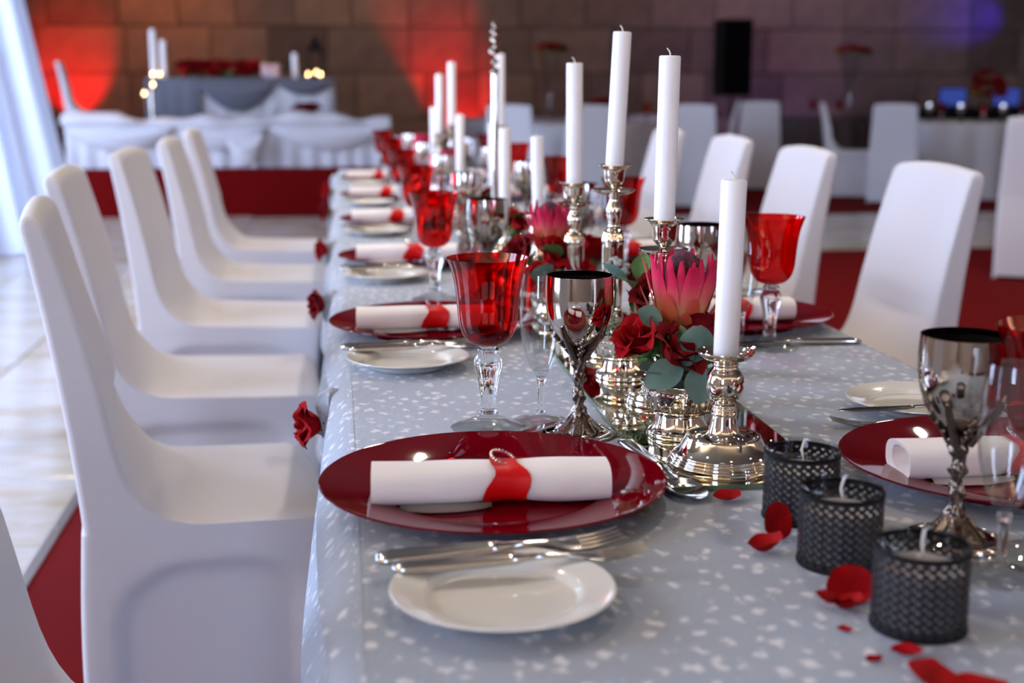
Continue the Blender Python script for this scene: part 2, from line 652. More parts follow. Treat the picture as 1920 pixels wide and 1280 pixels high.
def window(axis, pos, p, q, z0, z1, thick, nx=2, nz=2):
    win_n[0] += 1
    bm = bmesh.new()
    pn = bmesh.new()
    d0, d1 = sorted((pos + thick * 0.3, pos + thick * 0.6))

    def bx(a, b_, c, d, m, e0=d0, e1=d1):
        if axis == 'x':
            box_bm(e0, e1, a, b_, c, d, m)
        else:
            box_bm(a, b_, e0, e1, c, d, m)
    t = 0.05
    bx(p, p + t, z0, z1, bm); bx(q - t, q, z0, z1, bm)
    bx(p + t, q - t, z0, z0 + t, bm); bx(p + t, q - t, z1 - t, z1, bm)
    for i in range(1, nx):
        c = p + (q - p) * i / nx
        bx(c - t / 2, c + t / 2, z0 + t, z1 - t, bm)
    for i in range(1, nz):
        c = z0 + (z1 - z0) * i / nz
        bx(p + t, q - t, c - t / 2, c + t / 2, bm)
    w = struct('window_%d' % win_n[0], to_mesh('window_frame', bm, FRAME, False))
    e = (d0 + d1) / 2
    bx(p + 0.01, q - 0.01, z0 + 0.01, z1 - 0.01, pn, e - 0.004, e + 0.004)
    put('pane', to_mesh('pane', pn, PANE, False), w)


LW = [(0.6, 2.6, 0.4, 3.2), (4.6, 6.6, 0.3, 3.2), (8.6, 11.2, 0.2, 3.3)]
wall_with_windows('wall_left', 'x', X0, Y0, Y1, LW, -0.25)
for a in LW:
    window('x', X0, *a, -0.25)
NW = [(-3.4, -2.2, 0.8, 3.0), (3.8, 5.0, 0.8, 3.0)]
wall_with_windows('wall_near', 'y', Y0, X0, X1, NW, -0.25)
for a in NW:
    window('y', Y0, *a, -0.25)
struct('ceiling', to_mesh('ceiling', box_bm(X0, X1, Y0, Y1, H, H + 0.2), CEILING, False))

# ================================================================== chairs in white stretch covers
CH = 0.95


def chair_mesh(front=0.275):
    def rear(z):
        if z <= 0.475:
            return -0.225 + 0.012 * (1 - z / 0.475) * 0 - 0.010 * math.sin(PI * z / 0.475)
        t = (z - 0.475) / (CH - 0.475)
        return -0.222 - 0.034 * t - 0.032 * t * t

    def front_back(z):                                     # face of the backrest
        t = (z - 0.475) / (CH - 0.475)
        return -0.150 - 0.062 * t - 0.040 * t * t

    def halfw(z):
        if z <= 0.475:
            return 0.228
        t = (z - 0.475) / (CH - 0.475)
        return 0.228 - 0.026 * t

    rows = []                                              # (z, front x at edge, middle bulge, side pinch, bottom)
    for z in (0.0, 0.02, 0.06, 0.12, 0.18, 0.24, 0.28, 0.31, 0.335, 0.355, 0.37, 0.385, 0.40, 0.412, 0.424, 0.435, 0.446, 0.455):
        rows.append((z, front - 0.012 * math.sin(PI * z / 0.455), 0.0))
    rows.append((0.462, front - 0.003, 0.0))
    rows.append((0.467, front - 0.011, 0.0))
    rows.append((0.4695, front - 0.025, 0.0))
    # seat, then the cloth bridging the corner, then the face of the backrest
    for x in (0.14, 0.08, 0.02, -0.03):
        rows.append((0.4695 + 0.0075 * (0.2 - x) / 0.23, x, 0.0))
    for k in range(1, 11):
        t = k / 10
        z = 0.477 + 0.16 * t ** 1.75
        xe = front_back(z) + 0.115 * (1 - t) ** 2.6
        rows.append((z, xe, 0.055 * math.sin(PI * min(1, t * 0.9 + 0.1)) * (1 - t * 0.55)))
    for k in range(1, 9):
        z = 0.637 + (CH - 0.02 - 0.637) * k / 8
        rows.append((z, front_back(z), 0.02 * (1 - k / 8)))
    secs = []
    NB, NS = 14, 26

    def sect(z, xf, bulge, shrink=0.0, hw=None):
        xr = rear(z) + shrink
        xf = xf - shrink
        w = (hw if hw is not None else halfw(z)) - shrink
        c = min(0.009, (xf - xr) * 0.3)
        pts = []

        def pinch(x):
            if z >= 0.46:
                return 0.0
            q = max(0.0, 1 - min(x - xr, xf - x) / 0.16)
            w_ = max(0.0, 1 - (0.458 - z) / 0.13)
            r_ = math.hypot(q, w_)
            t_ = max(0.0, min(1.0, (0.70 - r_) / 0.16))
            return 0.018 * t_ * t_ * (3 - 2 * t_) * min(1.0, 0.35 + z * 2.5)

        def arch(u):                                       # hem lifts between the feet
            return 0.10 * max(0.0, math.sin(PI * u)) ** 0.6 if z < 0.001 else 0.0
        # front, from -w to +w
        for i in range(NB + 1):
            v = -1 + 2 * i / NB
            y = v * (w - c)
            bx = bulge * (1 - v * v)
            dz = 0.0
            if z > CH - 0.05:
                dz = 0.010 * (1 - v * v) * (z - (CH - 0.05)) / 0.05
            fr = 0.022 * (1 - abs(v) ** 6) * math.sin(PI * min(1, max(0, z / 0.44))) if z < 0.44 else 0
            pts.append((xf + bx - fr, y, z + dz + arch(i / NB)))
        for k in range(1, 3):
            a = PI / 2 * k / 3
            pts.append((xf - c + c * math.cos(a), w - c + c * math.sin(a), z))
        for i in range(NS + 1):
            u = i / NS
            x = xf - c + (xr + c - (xf - c)) * u
            pts.append((x, w - pinch(x), z + arch(u)))
        for k in range(1, 3):
            a = PI / 2 * k / 3
            pts.append((xr + c - c * math.sin(a), w - c + c * math.cos(a), z))
        for i in range(NB + 1):
            v = 1 - 2 * i / NB
            dz = 0.0
            if z > CH - 0.05:
                dz = 0.010 * (1 - v * v) * (z - (CH - 0.05)) / 0.05
            pts.append((xr, v * (w - c), z + dz + arch(i / NB)))
        for k in range(1, 3):
            a = PI / 2 * k / 3
            pts.append((xr + c - c * math.cos(a), -(w - c) - c * math.sin(a), z))
        for i in range(NS + 1):
            u = i / NS
            x = xr + c + (xf - c - (xr + c)) * u
            pts.append((x, -w + pinch(x), z + arch(u)))
        for k in range(1, 3):
            a = PI / 2 * k / 3
            pts.append((xf - c + c * math.sin(a), -(w - c) - c * math.cos(a), z))
        return pts
    for (z, xf, bl) in rows:
        secs.append(sect(z, xf, bl))
    for k in (1, 2, 3, 4):
        a = PI / 2 * k / 4
        z = CH - 0.02 + 0.02 * math.sin(a)
        secs.append(sect(z, front_back(z), 0, 0.016 * (1 - math.cos(a))))
    bm = loft_bm(secs, caps=False)
    bm.verts.ensure_lookup_table()
    n = len(secs[0])
    # close the narrow top between front and back edge
    base = len(bm.verts) - n
    fi = list(range(base, base + NB + 1))
    bi = list(range(base + NB + 1 + 2 + NS + 1 + 2, base + NB + 1 + 2 + NS + 1 + 2 + NB + 1))[::-1]
    for i in range(NB):
        bm.faces.new([bm.verts[q] for q in (fi[i], fi[i + 1], bi[i + 1], bi[i])])
    s1 = [fi[-1]] + list(range(fi[-1] + 1, bi[-1] + 1))
    bm.faces.new([bm.verts[q] for q in s1])
    s2 = list(range(bi[0], base + n)) + [fi[0]]
    bm.faces.new([bm.verts[q] for q in s2])
    return to_mesh('chair_cover', bm, SPANDEX, True, 50)


CHAIR = chair_mesh()
CHAIR_SHORT = {0: chair_mesh(0.15), 1: chair_mesh(0.168)}
CHAIR_MID = chair_mesh(0.225)
leg_me = to_mesh('leg', lathe_bm([(0, 0), (0.014, 0), (0.012, 0.10), (0.012, 0.42), (0, 0.42)], 10), STEEL)


def chair(x, y, rz, label, group, z=0.006, me=None):
    e = empty('dining_chair', label, 'chair', (x, y, z), (0, 0, rz), group)
    put('cover', me or CHAIR, e)
    for sx in (-0.19, 0.145):
        for sy in (-0.19, 0.19):
            put('leg', leg_me, e, (sx, sy, 0))
    return e


SP = 0.851
CY = [1.214, 2.097, 2.931, 3.760, 4.625, 5.480]
CXL = [0.140, 0.145, 0.160, 0.164, 0.165, 0.165]
gl = 'covered chairs along the curtain side of the long table'
for k, (x, y) in enumerate([(-0.152, 1.115), (-0.208, 2.20), (-0.334, 3.05), (-0.330, 3.91), (-0.316, 4.77), (-0.330, 5.63)]):
    chair(x, y, (0.0, 0.16, 0.06, -0.04, -0.01, 0.0)[k], 'white stretch-covered chair, %s from near end, curtain side of long table' % ORD[k], gl, me=CHAIR_SHORT.get(k))
gr = 'covered chairs along the speaker side of the long table'
for k, (x, y) in enumerate([(1.098, 2.90), (1.095, 3.75), (1.13, 4.62), (1.12, 5.5)]):
    chair(x, y, PI, 'white stretch-covered chair, %s seen from near end, speaker side of long table' % ORD[k], gr, me=CHAIR_MID)

# ================================================================== long table
tb = empty('banquet_table', 'long banquet table under the grey flocked cloth', 'table', (0.4, 3.3, 0.006))
put('tabletop', to_mesh('tabletop', box_bm(-0.388, 0.388, -2.93, 2.97, 0.705, 0.733, bevel=0.004), FRAME, False), tb)
tleg = to_mesh('leg', box_bm(-0.02, 0.02, -0.02, 0.02, 0, 0.705), STEEL, False)
for sx in (-0.33, 0.33):
    for sy in (-2.7, 0, 2.7):
        put('leg', tleg, tb, (sx, sy, 0))

PINS = [0.865 + 0.856 * k for k in range(7)]


def cloth_mesh():
    TX0, TX1, TY0, TY1 = -0.002, 0.806, 0.36, 6.28
    bm = bmesh.new()
    # perimeter
    per = []
    step = 0.035

    def seg(p, q, nrm):
        d = (Vector(q) - Vector(p))
        n = max(1, int(d.length / step))
        for i in range(n):
            per.append((Vector(p) + d * i / n, Vector(nrm)))
    c = 0.02
    seg((TX0, TY0 + c), (TX0, TY1 - c), (-1, 0))
    seg((TX0, TY1 - c), (TX0 + c, TY1), (-0.7, 0.7))
    seg((TX0 + c, TY1), (TX1 - c, TY1), (0, 1))
    seg((TX1 - c, TY1), (TX1, TY1 - c), (0.7, 0.7))
    seg((TX1, TY1 - c), (TX1, TY0 + c), (1, 0))
    seg((TX1, TY0 + c), (TX1 - c, TY0), (0.7, -0.7))
    seg((TX1 - c, TY0), (TX0 + c, TY0), (0, -1))
    seg((TX0 + c, TY0), (TX0, TY0 + c), (-0.7, -0.7))
    drops = [(-0.018, 0.0), (-0.006, -0.0012), (0.0, -0.005), (0.004, -0.012), (0.007, -0.03), (0.009, -0.07), (0.011, -0.13), (0.012, -0.22), (0.013, -0.33), (0.014, -0.45), (0.015, -0.58), (0.015, -0.735)]
    rows = []
    tot = len(per)
    for (o, dz) in drops:
        ring = []
        for i, (p, nrm) in enumerate(per):
            s = i * step
            amp = 0.016 * min(1, max(0, (-dz - 0.03) / 0.4))
            off = o + amp * (1 + math.sin(s * 2 * PI / 0.23 + 0.6 * math.sin(s * 3.1))) + amp * 0.4 * math.sin(s * 2 * PI / 0.11)
            q = p + nrm * off
            ring.append(bm.verts.new((q.x, q.y, TH + dz)))
        rows.append(ring)
    for A, B in zip(rows, rows[1:]):
        for i in range(tot):
            j = (i + 1) % tot
            bm.faces.new((A[i], A[j], B[j], B[i]))
    bm.faces.new(rows[0])
    return to_mesh('tablecloth', bm, CLOTH, True, 60)


cloth = tag(put('tablecloth', cloth_mesh()), 'long grey tablecloth flocked with small white butterflies, draped to the floor', 'tablecloth')


def swag_mesh(L, side):
    def f(u, v):
        s = math.sin(PI * u)
        drop = 0.035 + 0.30 * s ** 0.8
        fold = 0.010 * math.sin(v * 4.2 * PI + 0.9) * (0.3 + s)
        out = 0.010 + 0.028 * (math.sin(PI * min(1, v * 0.93)) ** 0.8) * (0.35 + 0.65 * s) + fold
        z = -0.006 - v * drop
        if v < 0.01:
            out, z = -0.010, -0.0003
        elif v < 0.06:
            out, z = -0.001, -0.0018
        return (-out * side, (u - 0.5) * L, z)
    return to_mesh('swag', grid_bm(f, 26, 22), CLOTH, True, 70)


SW = swag_mesh(0.856, 1)
for k in range(-1, 6):
    put('swag', SW, cloth, (0.0, PINS[0] + 0.856 * k + 0.428, TH))
knot_me = to_mesh('gather', lathe_bm(smooth_prof([(0, -0.075), (0.016, -0.06), (0.022, -0.03), (0.018, -0.006), (0, 0.004)], 4), 14, lambda r, z, a: r * (1 + 0.18 * math.sin(a * 6 + z * 90))), CLOTH)
for k in range(1, 7):
    put('gather', knot_me, cloth, (-0.016, PINS[k], TH - 0.006))

# ================================================================== flowers
def petal_grid(spread, r0, r1, h, curl, tip=0.25, nu=8, nv=8, open_=0.0):
    """One cupped rose petal wrapped about z."""
    def f(u, v):
        uu = (u * 2 - 1)
        w = math.sin(PI * (0.10 + 0.85 * v ** 1.3)) ** 0.45
        a = uu * spread * w
        r = r0 * 0.35 + (r1 - r0 * 0.35) * (1 - (1 - v) ** 2.2) + open_ * v * v
        r += curl * max(0, v - 0.62) ** 2 * 7 * (0.5 + 0.5 * abs(uu))
        z = h * (v - tip * v * v * uu * uu * 0.8) - curl * max(0, v - 0.75) ** 2 * 6
        r *= 1 - 0.06 * math.cos(uu * 3)
        return (r * math.cos(a), r * math.sin(a), z)
    return grid_bm(f, nu, nv)


ROSE_LAYERS = [  # (count, spread, r0, r1, h, curl, open, twist)
    (3, 1.6, 0.003, 0.0060, 0.038, 0.000, 0.0, 0.0),
    (4, 1.30, 0.006, 0.0105, 0.040, 0.002, 0.001, 0.4),
    (4, 1.25, 0.010, 0.0155, 0.0385, 0.005, 0.002, 1.1),
    (5, 1.15, 0.014, 0.0200, 0.034, 0.009, 0.003, 0.2),
]
PETALS = {}
for mname, mt in (('a', ROSE), ('b', ROSE_DARK)):
    PETALS[mname] = [to_mesh('petal', petal_grid(sp_, r0, r1, h, cu, 0.25, 8, 8, op), mt, True, 80) for (c, sp_, r0, r1, h, cu, op, tw) in ROSE_LAYERS]


def sepal_bm():
    bm = lathe_bm(smooth_prof([(0, -0.010), (0.004, -0.008), (0.009, -0.001), (0.0095, 0.003), (0.006, 0.005)], 4), 12)
    for k in range(5):
        a = 2 * PI * k / 5

        def f(u, v, a=a):
            w = 0.005 * math.sin(PI * (0.15 + 0.85 * v)) * (u * 2 - 1)
            r = 0.007 + 0.014 * v
            z = -0.001 + 0.012 * v * v - 0.006 * v
            return (r * math.cos(a) - w * math.sin(a), r * math.sin(a) + w * math.cos(a), z)
        grid_bm(f, 2, 5, bm)
    tube_bm([(0, 0, -0.008), (0.001, 0, -0.03)], 0.0028, 6, bm)
    return bm


SEPAL = to_mesh('sepal', sepal_bm(), STEMM)


def whole_rose(mt, name):
    bm = bmesh.new()
    for li, (c, sp_, r0, r1, h, cu, op, tw) in enumerate(ROSE_LAYERS):
        for k in range(c):
            pb = petal_grid(sp_, r0, r1, h, cu, 0.25, 5, 5, op)
            bmesh.ops.rotate(pb, verts=pb.verts[:], cent=(0, 0, 0), matrix=Matrix.Rotation(tw + 2 * PI * k / c, 3, 'Z'))
            tmp = bpy.data.meshes.new('t')
            pb.to_mesh(tmp)
            pb.free()
            bm.from_mesh(tmp)
            bpy.data.meshes.remove(tmp)
    return to_mesh(name, bm, mt, True, 80)


BLOOM = {'a': whole_rose(ROSE, 'bloom'), 'b': whole_rose(ROSE_DARK, 'bloom')}
rr = random.Random(11)


def rose(loc, rot, label, group, kind='a', scale=1.0, fine=True):
    e = empty('rose', label, 'rose', loc, rot, group, scale)
    if fine:
        for li, (c, sp_, r0, r1, h, cu, op, tw) in enumerate(ROSE_LAYERS):
            for k in range(c):
                put('petal', PETALS[kind][li], e, (0, 0, 0.0008 * rr.uniform(-1, 1)), (rr.uniform(-.07, .07), rr.uniform(-.07, .07), tw + 2 * PI * k / c + rr.uniform(-.15, .15)), 1 + rr.uniform(-.05, .05))
    else:
        put('bloom', BLOOM[kind], e)
    put('sepal', SEPAL, e)
    return e


def bract_mesh(name, L, w, r0, r1, lean, mt, curl=0.0):
    def f(u, v):
        uu = u * 2 - 1
        ww = w * (math.sin(PI * (0.16 + 0.80 * v)) ** 0.7)
        r = r0 + (r1 - r0) * math.sin(v * PI / 2) + lean * v * v - curl * max(0, v - 0.7) ** 2
        cup = 0.25 * ww * uu * uu
        return (r - cup * 0.8, ww * uu, L * v)
    bm = grid_bm(f, 4, 9)
    me = to_mesh(name, bm, mt, True, 80)
    at = me.attributes.new('along', 'FLOAT', 'POINT')
    for i, v in enumerate(me.vertices):
        at.data[i].value = v.co.z / L
    mod = None
    return me


BR_IN = bract_mesh('bract', 0.078, 0.0062, 0.016, 0.031, 0.002, BRACT, 0.03)
BR_MID = bract_mesh('bract', 0.073, 0.0068, 0.018, 0.034, 0.005, BRACT, -0.02)
BR_OUT = bract_mesh('outer_bract', 0.042, 0.0085, 0.019, 0.033, 0.006, BRACT_OUT, 0.0)
BR_LOW = bract_mesh('outer_bract', 0.024, 0.0080, 0.018, 0.031, 0.006, BRACT_OUT, 0.0)
CORE_ME = to_mesh('flower_core', lathe_bm(smooth_prof([(0, 0), (0.015, 0.004), (0.020, 0.03), (0.021, 0.055), (0.017, 0.070), (0.008, 0.079), (0, 0.081)], 5), 28, lambda r, z, a: r * (1 + 0.03 * math.sin(a * 28))), CORE)
PSTEM = to_mesh('stem', tube_bm([(0, 0, -0.03), (0, 0, 0.004)], 0.006, 8), STEMM)


def protea(loc, rot, label, scale=1.0, seed=1):
    q = random.Random(seed)
    e = empty('protea', label, 'flower', loc, rot, 'king protea blooms on the table', scale)
    put('flower_core', CORE_ME, e)
    put('stem', PSTEM, e)
    for me, n, off in ((BR_IN, 17, 0.0), (BR_MID, 17, 0.18), (BR_OUT, 7, 0.1), (BR_LOW, 8, 0.45)):
        for k in range(n):
            put(me.name.split('.')[0], me, e, (0, 0, q.uniform(-0.003, 0.002)), (q.uniform(-.03, .03), q.uniform(-.04, .03), off + 2 * PI * k / n + q.uniform(-.09, .09)), 1 + q.uniform(-.10, .07))
    return e


def leaf_me(name, L, w, bend, mt):
    def f(u, v):
        uu = u * 2 - 1
        ww = w * math.sin(PI * (0.04 + 0.92 * v)) ** 0.75
        return (L * v, ww * uu, bend * v * v + 0.25 * ww * uu * uu)
    return to_mesh(name, grid_bm(f, 6, 9), mt, True, 80)


LF = [leaf_me('leaf', 0.044, 0.018, -0.010, EUCA), leaf_me('leaf', 0.036, 0.017, 0.006, EUCA), leaf_me('leaf', 0.036, 0.012, -0.004, LEAF)]


def sprig(base, leaves, label, group='eucalyptus sprigs in the bowls'):
    """leaves: list of (tip direction azimuth, elevation, offset, mesh index, scale, roll)."""
    e = empty('eucalyptus_sprig', label, 'sprig', base, (0, 0, 0), group)
    bm = bmesh.new()
    for (az, el, off, mi, sc, roll) in leaves:
        tube_bm([(0, 0, -0.012), tuple(Vector(off) * 0.5 + Vector((0, 0, 0.002))), off], 0.0012, 5, bm)
    put('stem', to_mesh('stem', bm, STEMM), e)
    for (az, el, off, mi, sc, roll) in leaves:
        put('leaf', LF[mi], e, off, (Euler((roll, -el, az), 'XYZ')), sc)
    return e


bb = bmesh.new()
qq = random.Random(5)
BERRY = to_mesh('berry', lathe_bm(smooth_prof([(0, -0.004), (0.004, 0), (0, 0.004)], 4), 8), BRUNIA)


def brunia(loc, label, n=22, r=0.019):
    e = empty('brunia_sprig', label, 'sprig', loc, (0, 0, 0), 'grey brunia sprigs in the bowls')
    put('stem', to_mesh('stem', tube_bm([(0, 0, -0.05), (0, 0, 0)], 0.002, 6), STEMM), e)
    for k in range(n):
        a, c = qq.uniform(0, 2 * PI), qq.uniform(-0.5, 1)
        s = math.sqrt(1 - c * c)
        rad = r * qq.uniform(0.7, 1)
        put('berry', BERRY, e, (rad * s * math.cos(a), rad * s * math.sin(a), rad * c * 0.9), (0, 0, 0), qq.uniform(0.8, 1.2))
    return e


def moss(loc, label, r=0.045, n=60, seed=3):
    q = random.Random(seed)
    bm = bmesh.new()
    for k in range(n):
        a = q.uniform(0, 2 * PI)
        p = Vector((math.cos(a) * r * q.uniform(0.3, 0.95), math.sin(a) * r * q.uniform(0.3, 0.95), q.uniform(-0.004, 0.012)))
        pts = [tuple(p)]
        d = Vector((q.uniform(-1, 1), q.uniform(-1, 1), q.uniform(0.0, 0.8))).normalized()
        for s in range(6):
            p = p + d * 0.008
            d = (d + Vector((q.uniform(-.7, .7), q.uniform(-.7, .7), q.uniform(-.8, .3)))).normalized()
            pts.append(tuple(p))
        tube_bm(pts, 0.0006, 4, bm, False)
    o = put('moss', to_mesh('moss', bm, MOSS), None, loc)
    return tag(o, label, 'moss', 'tufts of moss under the roses', 'stuff')


# ================================================================== tableware
def disc_prof(outer):
    return outer


CHARGER_ME = to_mesh('charger_plate', lathe_bm(smooth_prof([(0, 0.006), (0.095, 0.006), (0.104, 0.0068), (0.1075, 0.010), (0.110, 0.0112), (0.140, 0.0172), (0.163, 0.0215), (0.1652, 0.0218), (0.1650, 0.0196), (0.140, 0.0145), (0.112, 0.0072), (0.104, 0.001), (0.098, 0.0), (0, 0.0)], 4), 96), CHARGER)
SIDE_ME = to_mesh('side_plate', lathe_bm(smooth_prof([(0, 0.006), (0.052, 0.006), (0.057, 0.0075), (0.061, 0.0115), (0.066, 0.0135), (0.083, 0.0172), (0.0852, 0.0172), (0.0853, 0.0156), (0.066, 0.0098), (0.055, 0.002), (0.050, 0.0), (0.044, 0.0), (0, 0.002)], 4), 72), PORCELAIN)


def charger(x, y, z, label, group):
    return tag(put('charger_plate', CHARGER_ME, None, (x, y, z)), label, 'plate', group)


def side_plate(x, y, label, group):
    return tag(put('side_plate', SIDE_ME, None, (x, y, TH + 0.0005)), label, 'plate', group)


def napkin_mesh():
    L, n = 0.222, 30
    secs = []

    def sec(x, k, inset=0.0):
        t = abs(x - 0.016) / 0.05
        pin = 1 - 0.27 * math.exp(-t * t * 2.2)
        wy = (0.030 + 0.0015 * math.sin(x * 40)) * pin * k
        wz = (0.0185 + 0.001 * math.sin(x * 31 + 1)) * (1 + 0.0 * x) * (0.55 + 0.45 * pin) * k
        pts = []
        for i in range(24):
            a = 2 * PI * i / 24
            ca, sa = math.cos(a), math.sin(a)
            e = 0.75
            y = wy * math.copysign(abs(ca) ** e, ca)
            z = wz * math.copysign(abs(sa) ** e, sa)
            pts.append((x, y, 0.0185 + (z if z > 0 else z * 1.0) + (1 - pin) * 0.004 - 0.0185 * (1 - 1)))
        return pts
    secs.append(sec(-L / 2 + 0.030, 0.62))
    secs.append(sec(-L / 2 + 0.003, 0.70))
    secs.append(sec(-L / 2 + 0.001, 0.86))
    for i in range(n + 1):
        secs.append(sec(-L / 2 + L * i / n, 1.0))
    secs.append(sec(L / 2 - 0.001, 0.86))
    secs.append(sec(L / 2 - 0.003, 0.70))
    secs.append(sec(L / 2 - 0.030, 0.62))
    return to_mesh('roll', loft_bm(secs), NAPKIN, True, 50)


def napkin_flap():
    def f(u, v):
        x = -0.085 + 0.085 * u
        y = -0.022 - 0.018 * v * math.sin(PI * min(1, u * 0.85 + 0.12)) ** 0.6
        return (x, y, 0.0045 - 0.003 * v)
    bm = grid_bm(f, 10, 4)
    me = bpy.data.meshes.new('x')
    r = bmesh.ops.solidify(bm, geom=bm.faces[:], thickness=0.0014)
    return to_mesh('flap', bm, NAPKIN)


def ribbon_mesh():
    secs = []
    for x, k, sl in ((-0.021, 1.06, -1), (-0.013, 1.02, -0.6), (-0.004, 0.99, -0.2), (0.004, 0.99, 0.2), (0.012, 1.02, 0.6), (0.019, 1.06, 1)):
        wy, wz = 0.0258 * k, 0.0180 * k
        pts = []
        for i in range(24):
            a = 2 * PI * i / 24
            ca, sa = math.cos(a), math.sin(a)
            z = wz * math.copysign(abs(sa) ** 0.75, sa)
            pts.append((0.016 + x * (0.62 + 0.38 * (1 - max(sa, 0))) + (0.004 * math.sin(3 * a)), wy * math.copysign(abs(ca) ** 0.75, ca), 0.0195 + z))
        secs.append(pts)
    return to_mesh('ribbon', loft_bm(secs, caps=False), SATIN, True, 60)


def buckle_mesh():
    bm = bmesh.new()
    for k in range(22):
        a = 2 * PI * k / 22
        sphere_bm((0.0150 * math.cos(a), 0.0090 * math.sin(a), 0.0), 0.0017, bm, 6, 4)
    return to_mesh('buckle', bm, RHINE, False)


NAP_ME, FLAP_ME, RIB_ME, BUCK_ME = napkin_mesh(), napkin_flap(), ribbon_mesh(), buckle_mesh()


def napkin(x, y, rz, label, group, flip=False):
    e = empty('napkin', label, 'napkin', (x, y, TH + 0.0078), (0, 0, rz), group)
    put('roll', NAP_ME, e)
    put('flap', FLAP_ME, e)
    put('ribbon', RIB_ME, e)
    put('buckle', BUCK_ME, e, (0.012, 0.002, 0.0405), (0.62, 0.25, 0.75))
    return e


# cutlery, along +x, lying on z = 0
def rsec(x, w, t, z, n=12, e=0.6):
    return [(x, w * math.copysign(abs(math.cos(2 * PI * i / n)) ** e, math.cos(2 * PI * i / n)), z + t * math.copysign(abs(math.sin(2 * PI * i / n)) ** e, math.sin(2 * PI * i / n))) for i in range(n)]


HANDLE_ME = to_mesh('handle', loft_bm([rsec(*a) for a in ((0, 0.004, 0.0015, 0.004), (0.002, 0.0075, 0.003, 0.004), (0.012, 0.0092, 0.0042, 0.0045), (0.05, 0.0085, 0.0042, 0.0048), (0.092, 0.0066, 0.0040, 0.0055), (0.100, 0.0062, 0.0040, 0.0058), (0.1012, 0.0052, 0.0032, 0.0058), (0.104, 0.0052, 0.0032, 0.0058), (0.105, 0.0042, 0.0026, 0.0058), (0.125, 0.0030, 0.0021, 0.0062), (0.142, 0.0032, 0.0019, 0.0056))]), STEEL, True, 50)


def fork_head():
    bm = loft_bm([rsec(*a) for a in ((0.140, 0.0032, 0.0018, 0.0056), (0.150, 0.0075, 0.0013, 0.0042), (0.160, 0.0108, 0.0011, 0.0030), (0.170, 0.0115, 0.0010, 0.0028))])
    for k in range(4):
        y = -0.0096 + 0.0064 * k
        loft_bm([rsec(x, w, t, z, 6) for (x, w, t, z) in ((0.168, 0.0021, 0.0010, 0.0028), (0.182, 0.0017, 0.0010, 0.0040), (0.196, 0.0014, 0.0009, 0.0066), (0.2055, 0.0007, 0.0006, 0.0092))], bm) if False else None
        secs = []
        for (x, w, t, z) in ((0.168, 0.0021, 0.0010, 0.0028), (0.182, 0.0017, 0.0010, 0.0040), (0.196, 0.0014, 0.0009, 0.0066), (0.2055, 0.0007, 0.0006, 0.0092)):
            secs.append([(p[0], p[1] + y, p[2]) for p in rsec(x, w, t, z, 6)])
        loft_bm(secs, bm)
    return to_mesh('tines', bm, STEEL, True, 50)


FORK_ME = fork_head()
SPOON_ME = to_mesh('spoon_bowl', grid_bm(lambda u, v: (0.140 + 0.058 * u, (0.003 + 0.0165 * math.sin(PI * min(1, 0.06 + u * 0.94)) ** 0.6) * (v * 2 - 1), 0.0056 - 0.0016 * u - 0.006 * math.sin(PI * u) * (1 - (v * 2 - 1) ** 2) + 0.001), 14, 10), STEEL)
BLADE_ME = to_mesh('blade', loft_bm([rsec(x, w, t, z, 10) for (x, w, t, z) in ((0.140, 0.0034, 0.0016, 0.0056), (0.150, 0.0075, 0.0013, 0.0054), (0.18, 0.0098, 0.0011, 0.0052), (0.21, 0.0098, 0.0009, 0.0050), (0.226, 0.0070, 0.0007, 0.0050), (0.233, 0.0020, 0.0005, 0.0050))]), STEEL, True, 50)


def cutlery(kind, loc, rot, label, group):
    e = empty(kind, label, kind.split('_')[-1], loc, rot, group)
    put('handle', HANDLE_ME, e)
    if kind == 'fork':
        put('tines', FORK_ME, e)
    elif kind == 'spoon':
        put('spoon_bowl', SPOON_ME, e)
    else:
        put('blade', BLADE_ME, e)
    return e


# glasses
RG_OUT = smooth_prof([(0.0, 0.0965), (0.006, 0.0968), (0.018, 0.0995), (0.0275, 0.1075), (0.0330, 0.121), (0.0350, 0.138), (0.0368, 0.158), (0.0405, 0.179), (0.0470, 0.1985)], 5)
RG_IN = [(max(0, r - 0.0013 - (0.0008 if z < 0.11 else 0)), z + (0.003 if z < 0.1 else 0.0)) for r, z in RG_OUT[::-1]]
RG_BOWL = to_mesh('bowl', lathe_bm(RG_OUT + RG_IN, 56), RED_GLASS, True, 60)
RG_FOOT = to_mesh('foot', lathe_bm(smooth_prof([(0, 0.0012), (0.030, 0.0012), (0.0425, 0.0), (0.0430, 0.0012), (0.030, 0.0058), (0.0150, 0.0125), (0.0105, 0.017), (0, 0.0168)], 4), 40), CLEAR_GLASS, True, 60)
RG_STEM = to_mesh('stem', lathe_bm(smooth_prof([(0, 0.0168), (0.0104, 0.017), (0.0108, 0.019), (0.0092, 0.021), (0.0092, 0.021), (0.0100, 0.040), (0.0125, 0.058), (0.0162, 0.073), (0.0160, 0.080), (0.0128, 0.0865), (0.0105, 0.0885), (0.0120, 0.0905), (0.0120, 0.093), (0.0100, 0.0950), (0.0085, 0.0964), (0, 0.0964)], 4), 36), STEM_GLASS, True, 60)
FL_OUT = smooth_prof([(0, 0.0535), (0.0055, 0.0545), (0.0125, 0.064), (0.0195, 0.082), (0.0240, 0.105), (0.0252, 0.125), (0.0240, 0.150), (0.0215, 0.176)], 5)
FL_IN = [(max(0, r - 0.0010), z + (0.004 if z < 0.06 else 0)) for r, z in FL_OUT[::-1]]
FL_BOWL = to_mesh('bowl', lathe_bm(FL_OUT + FL_IN, 48), CLEAR_GLASS, True, 60)
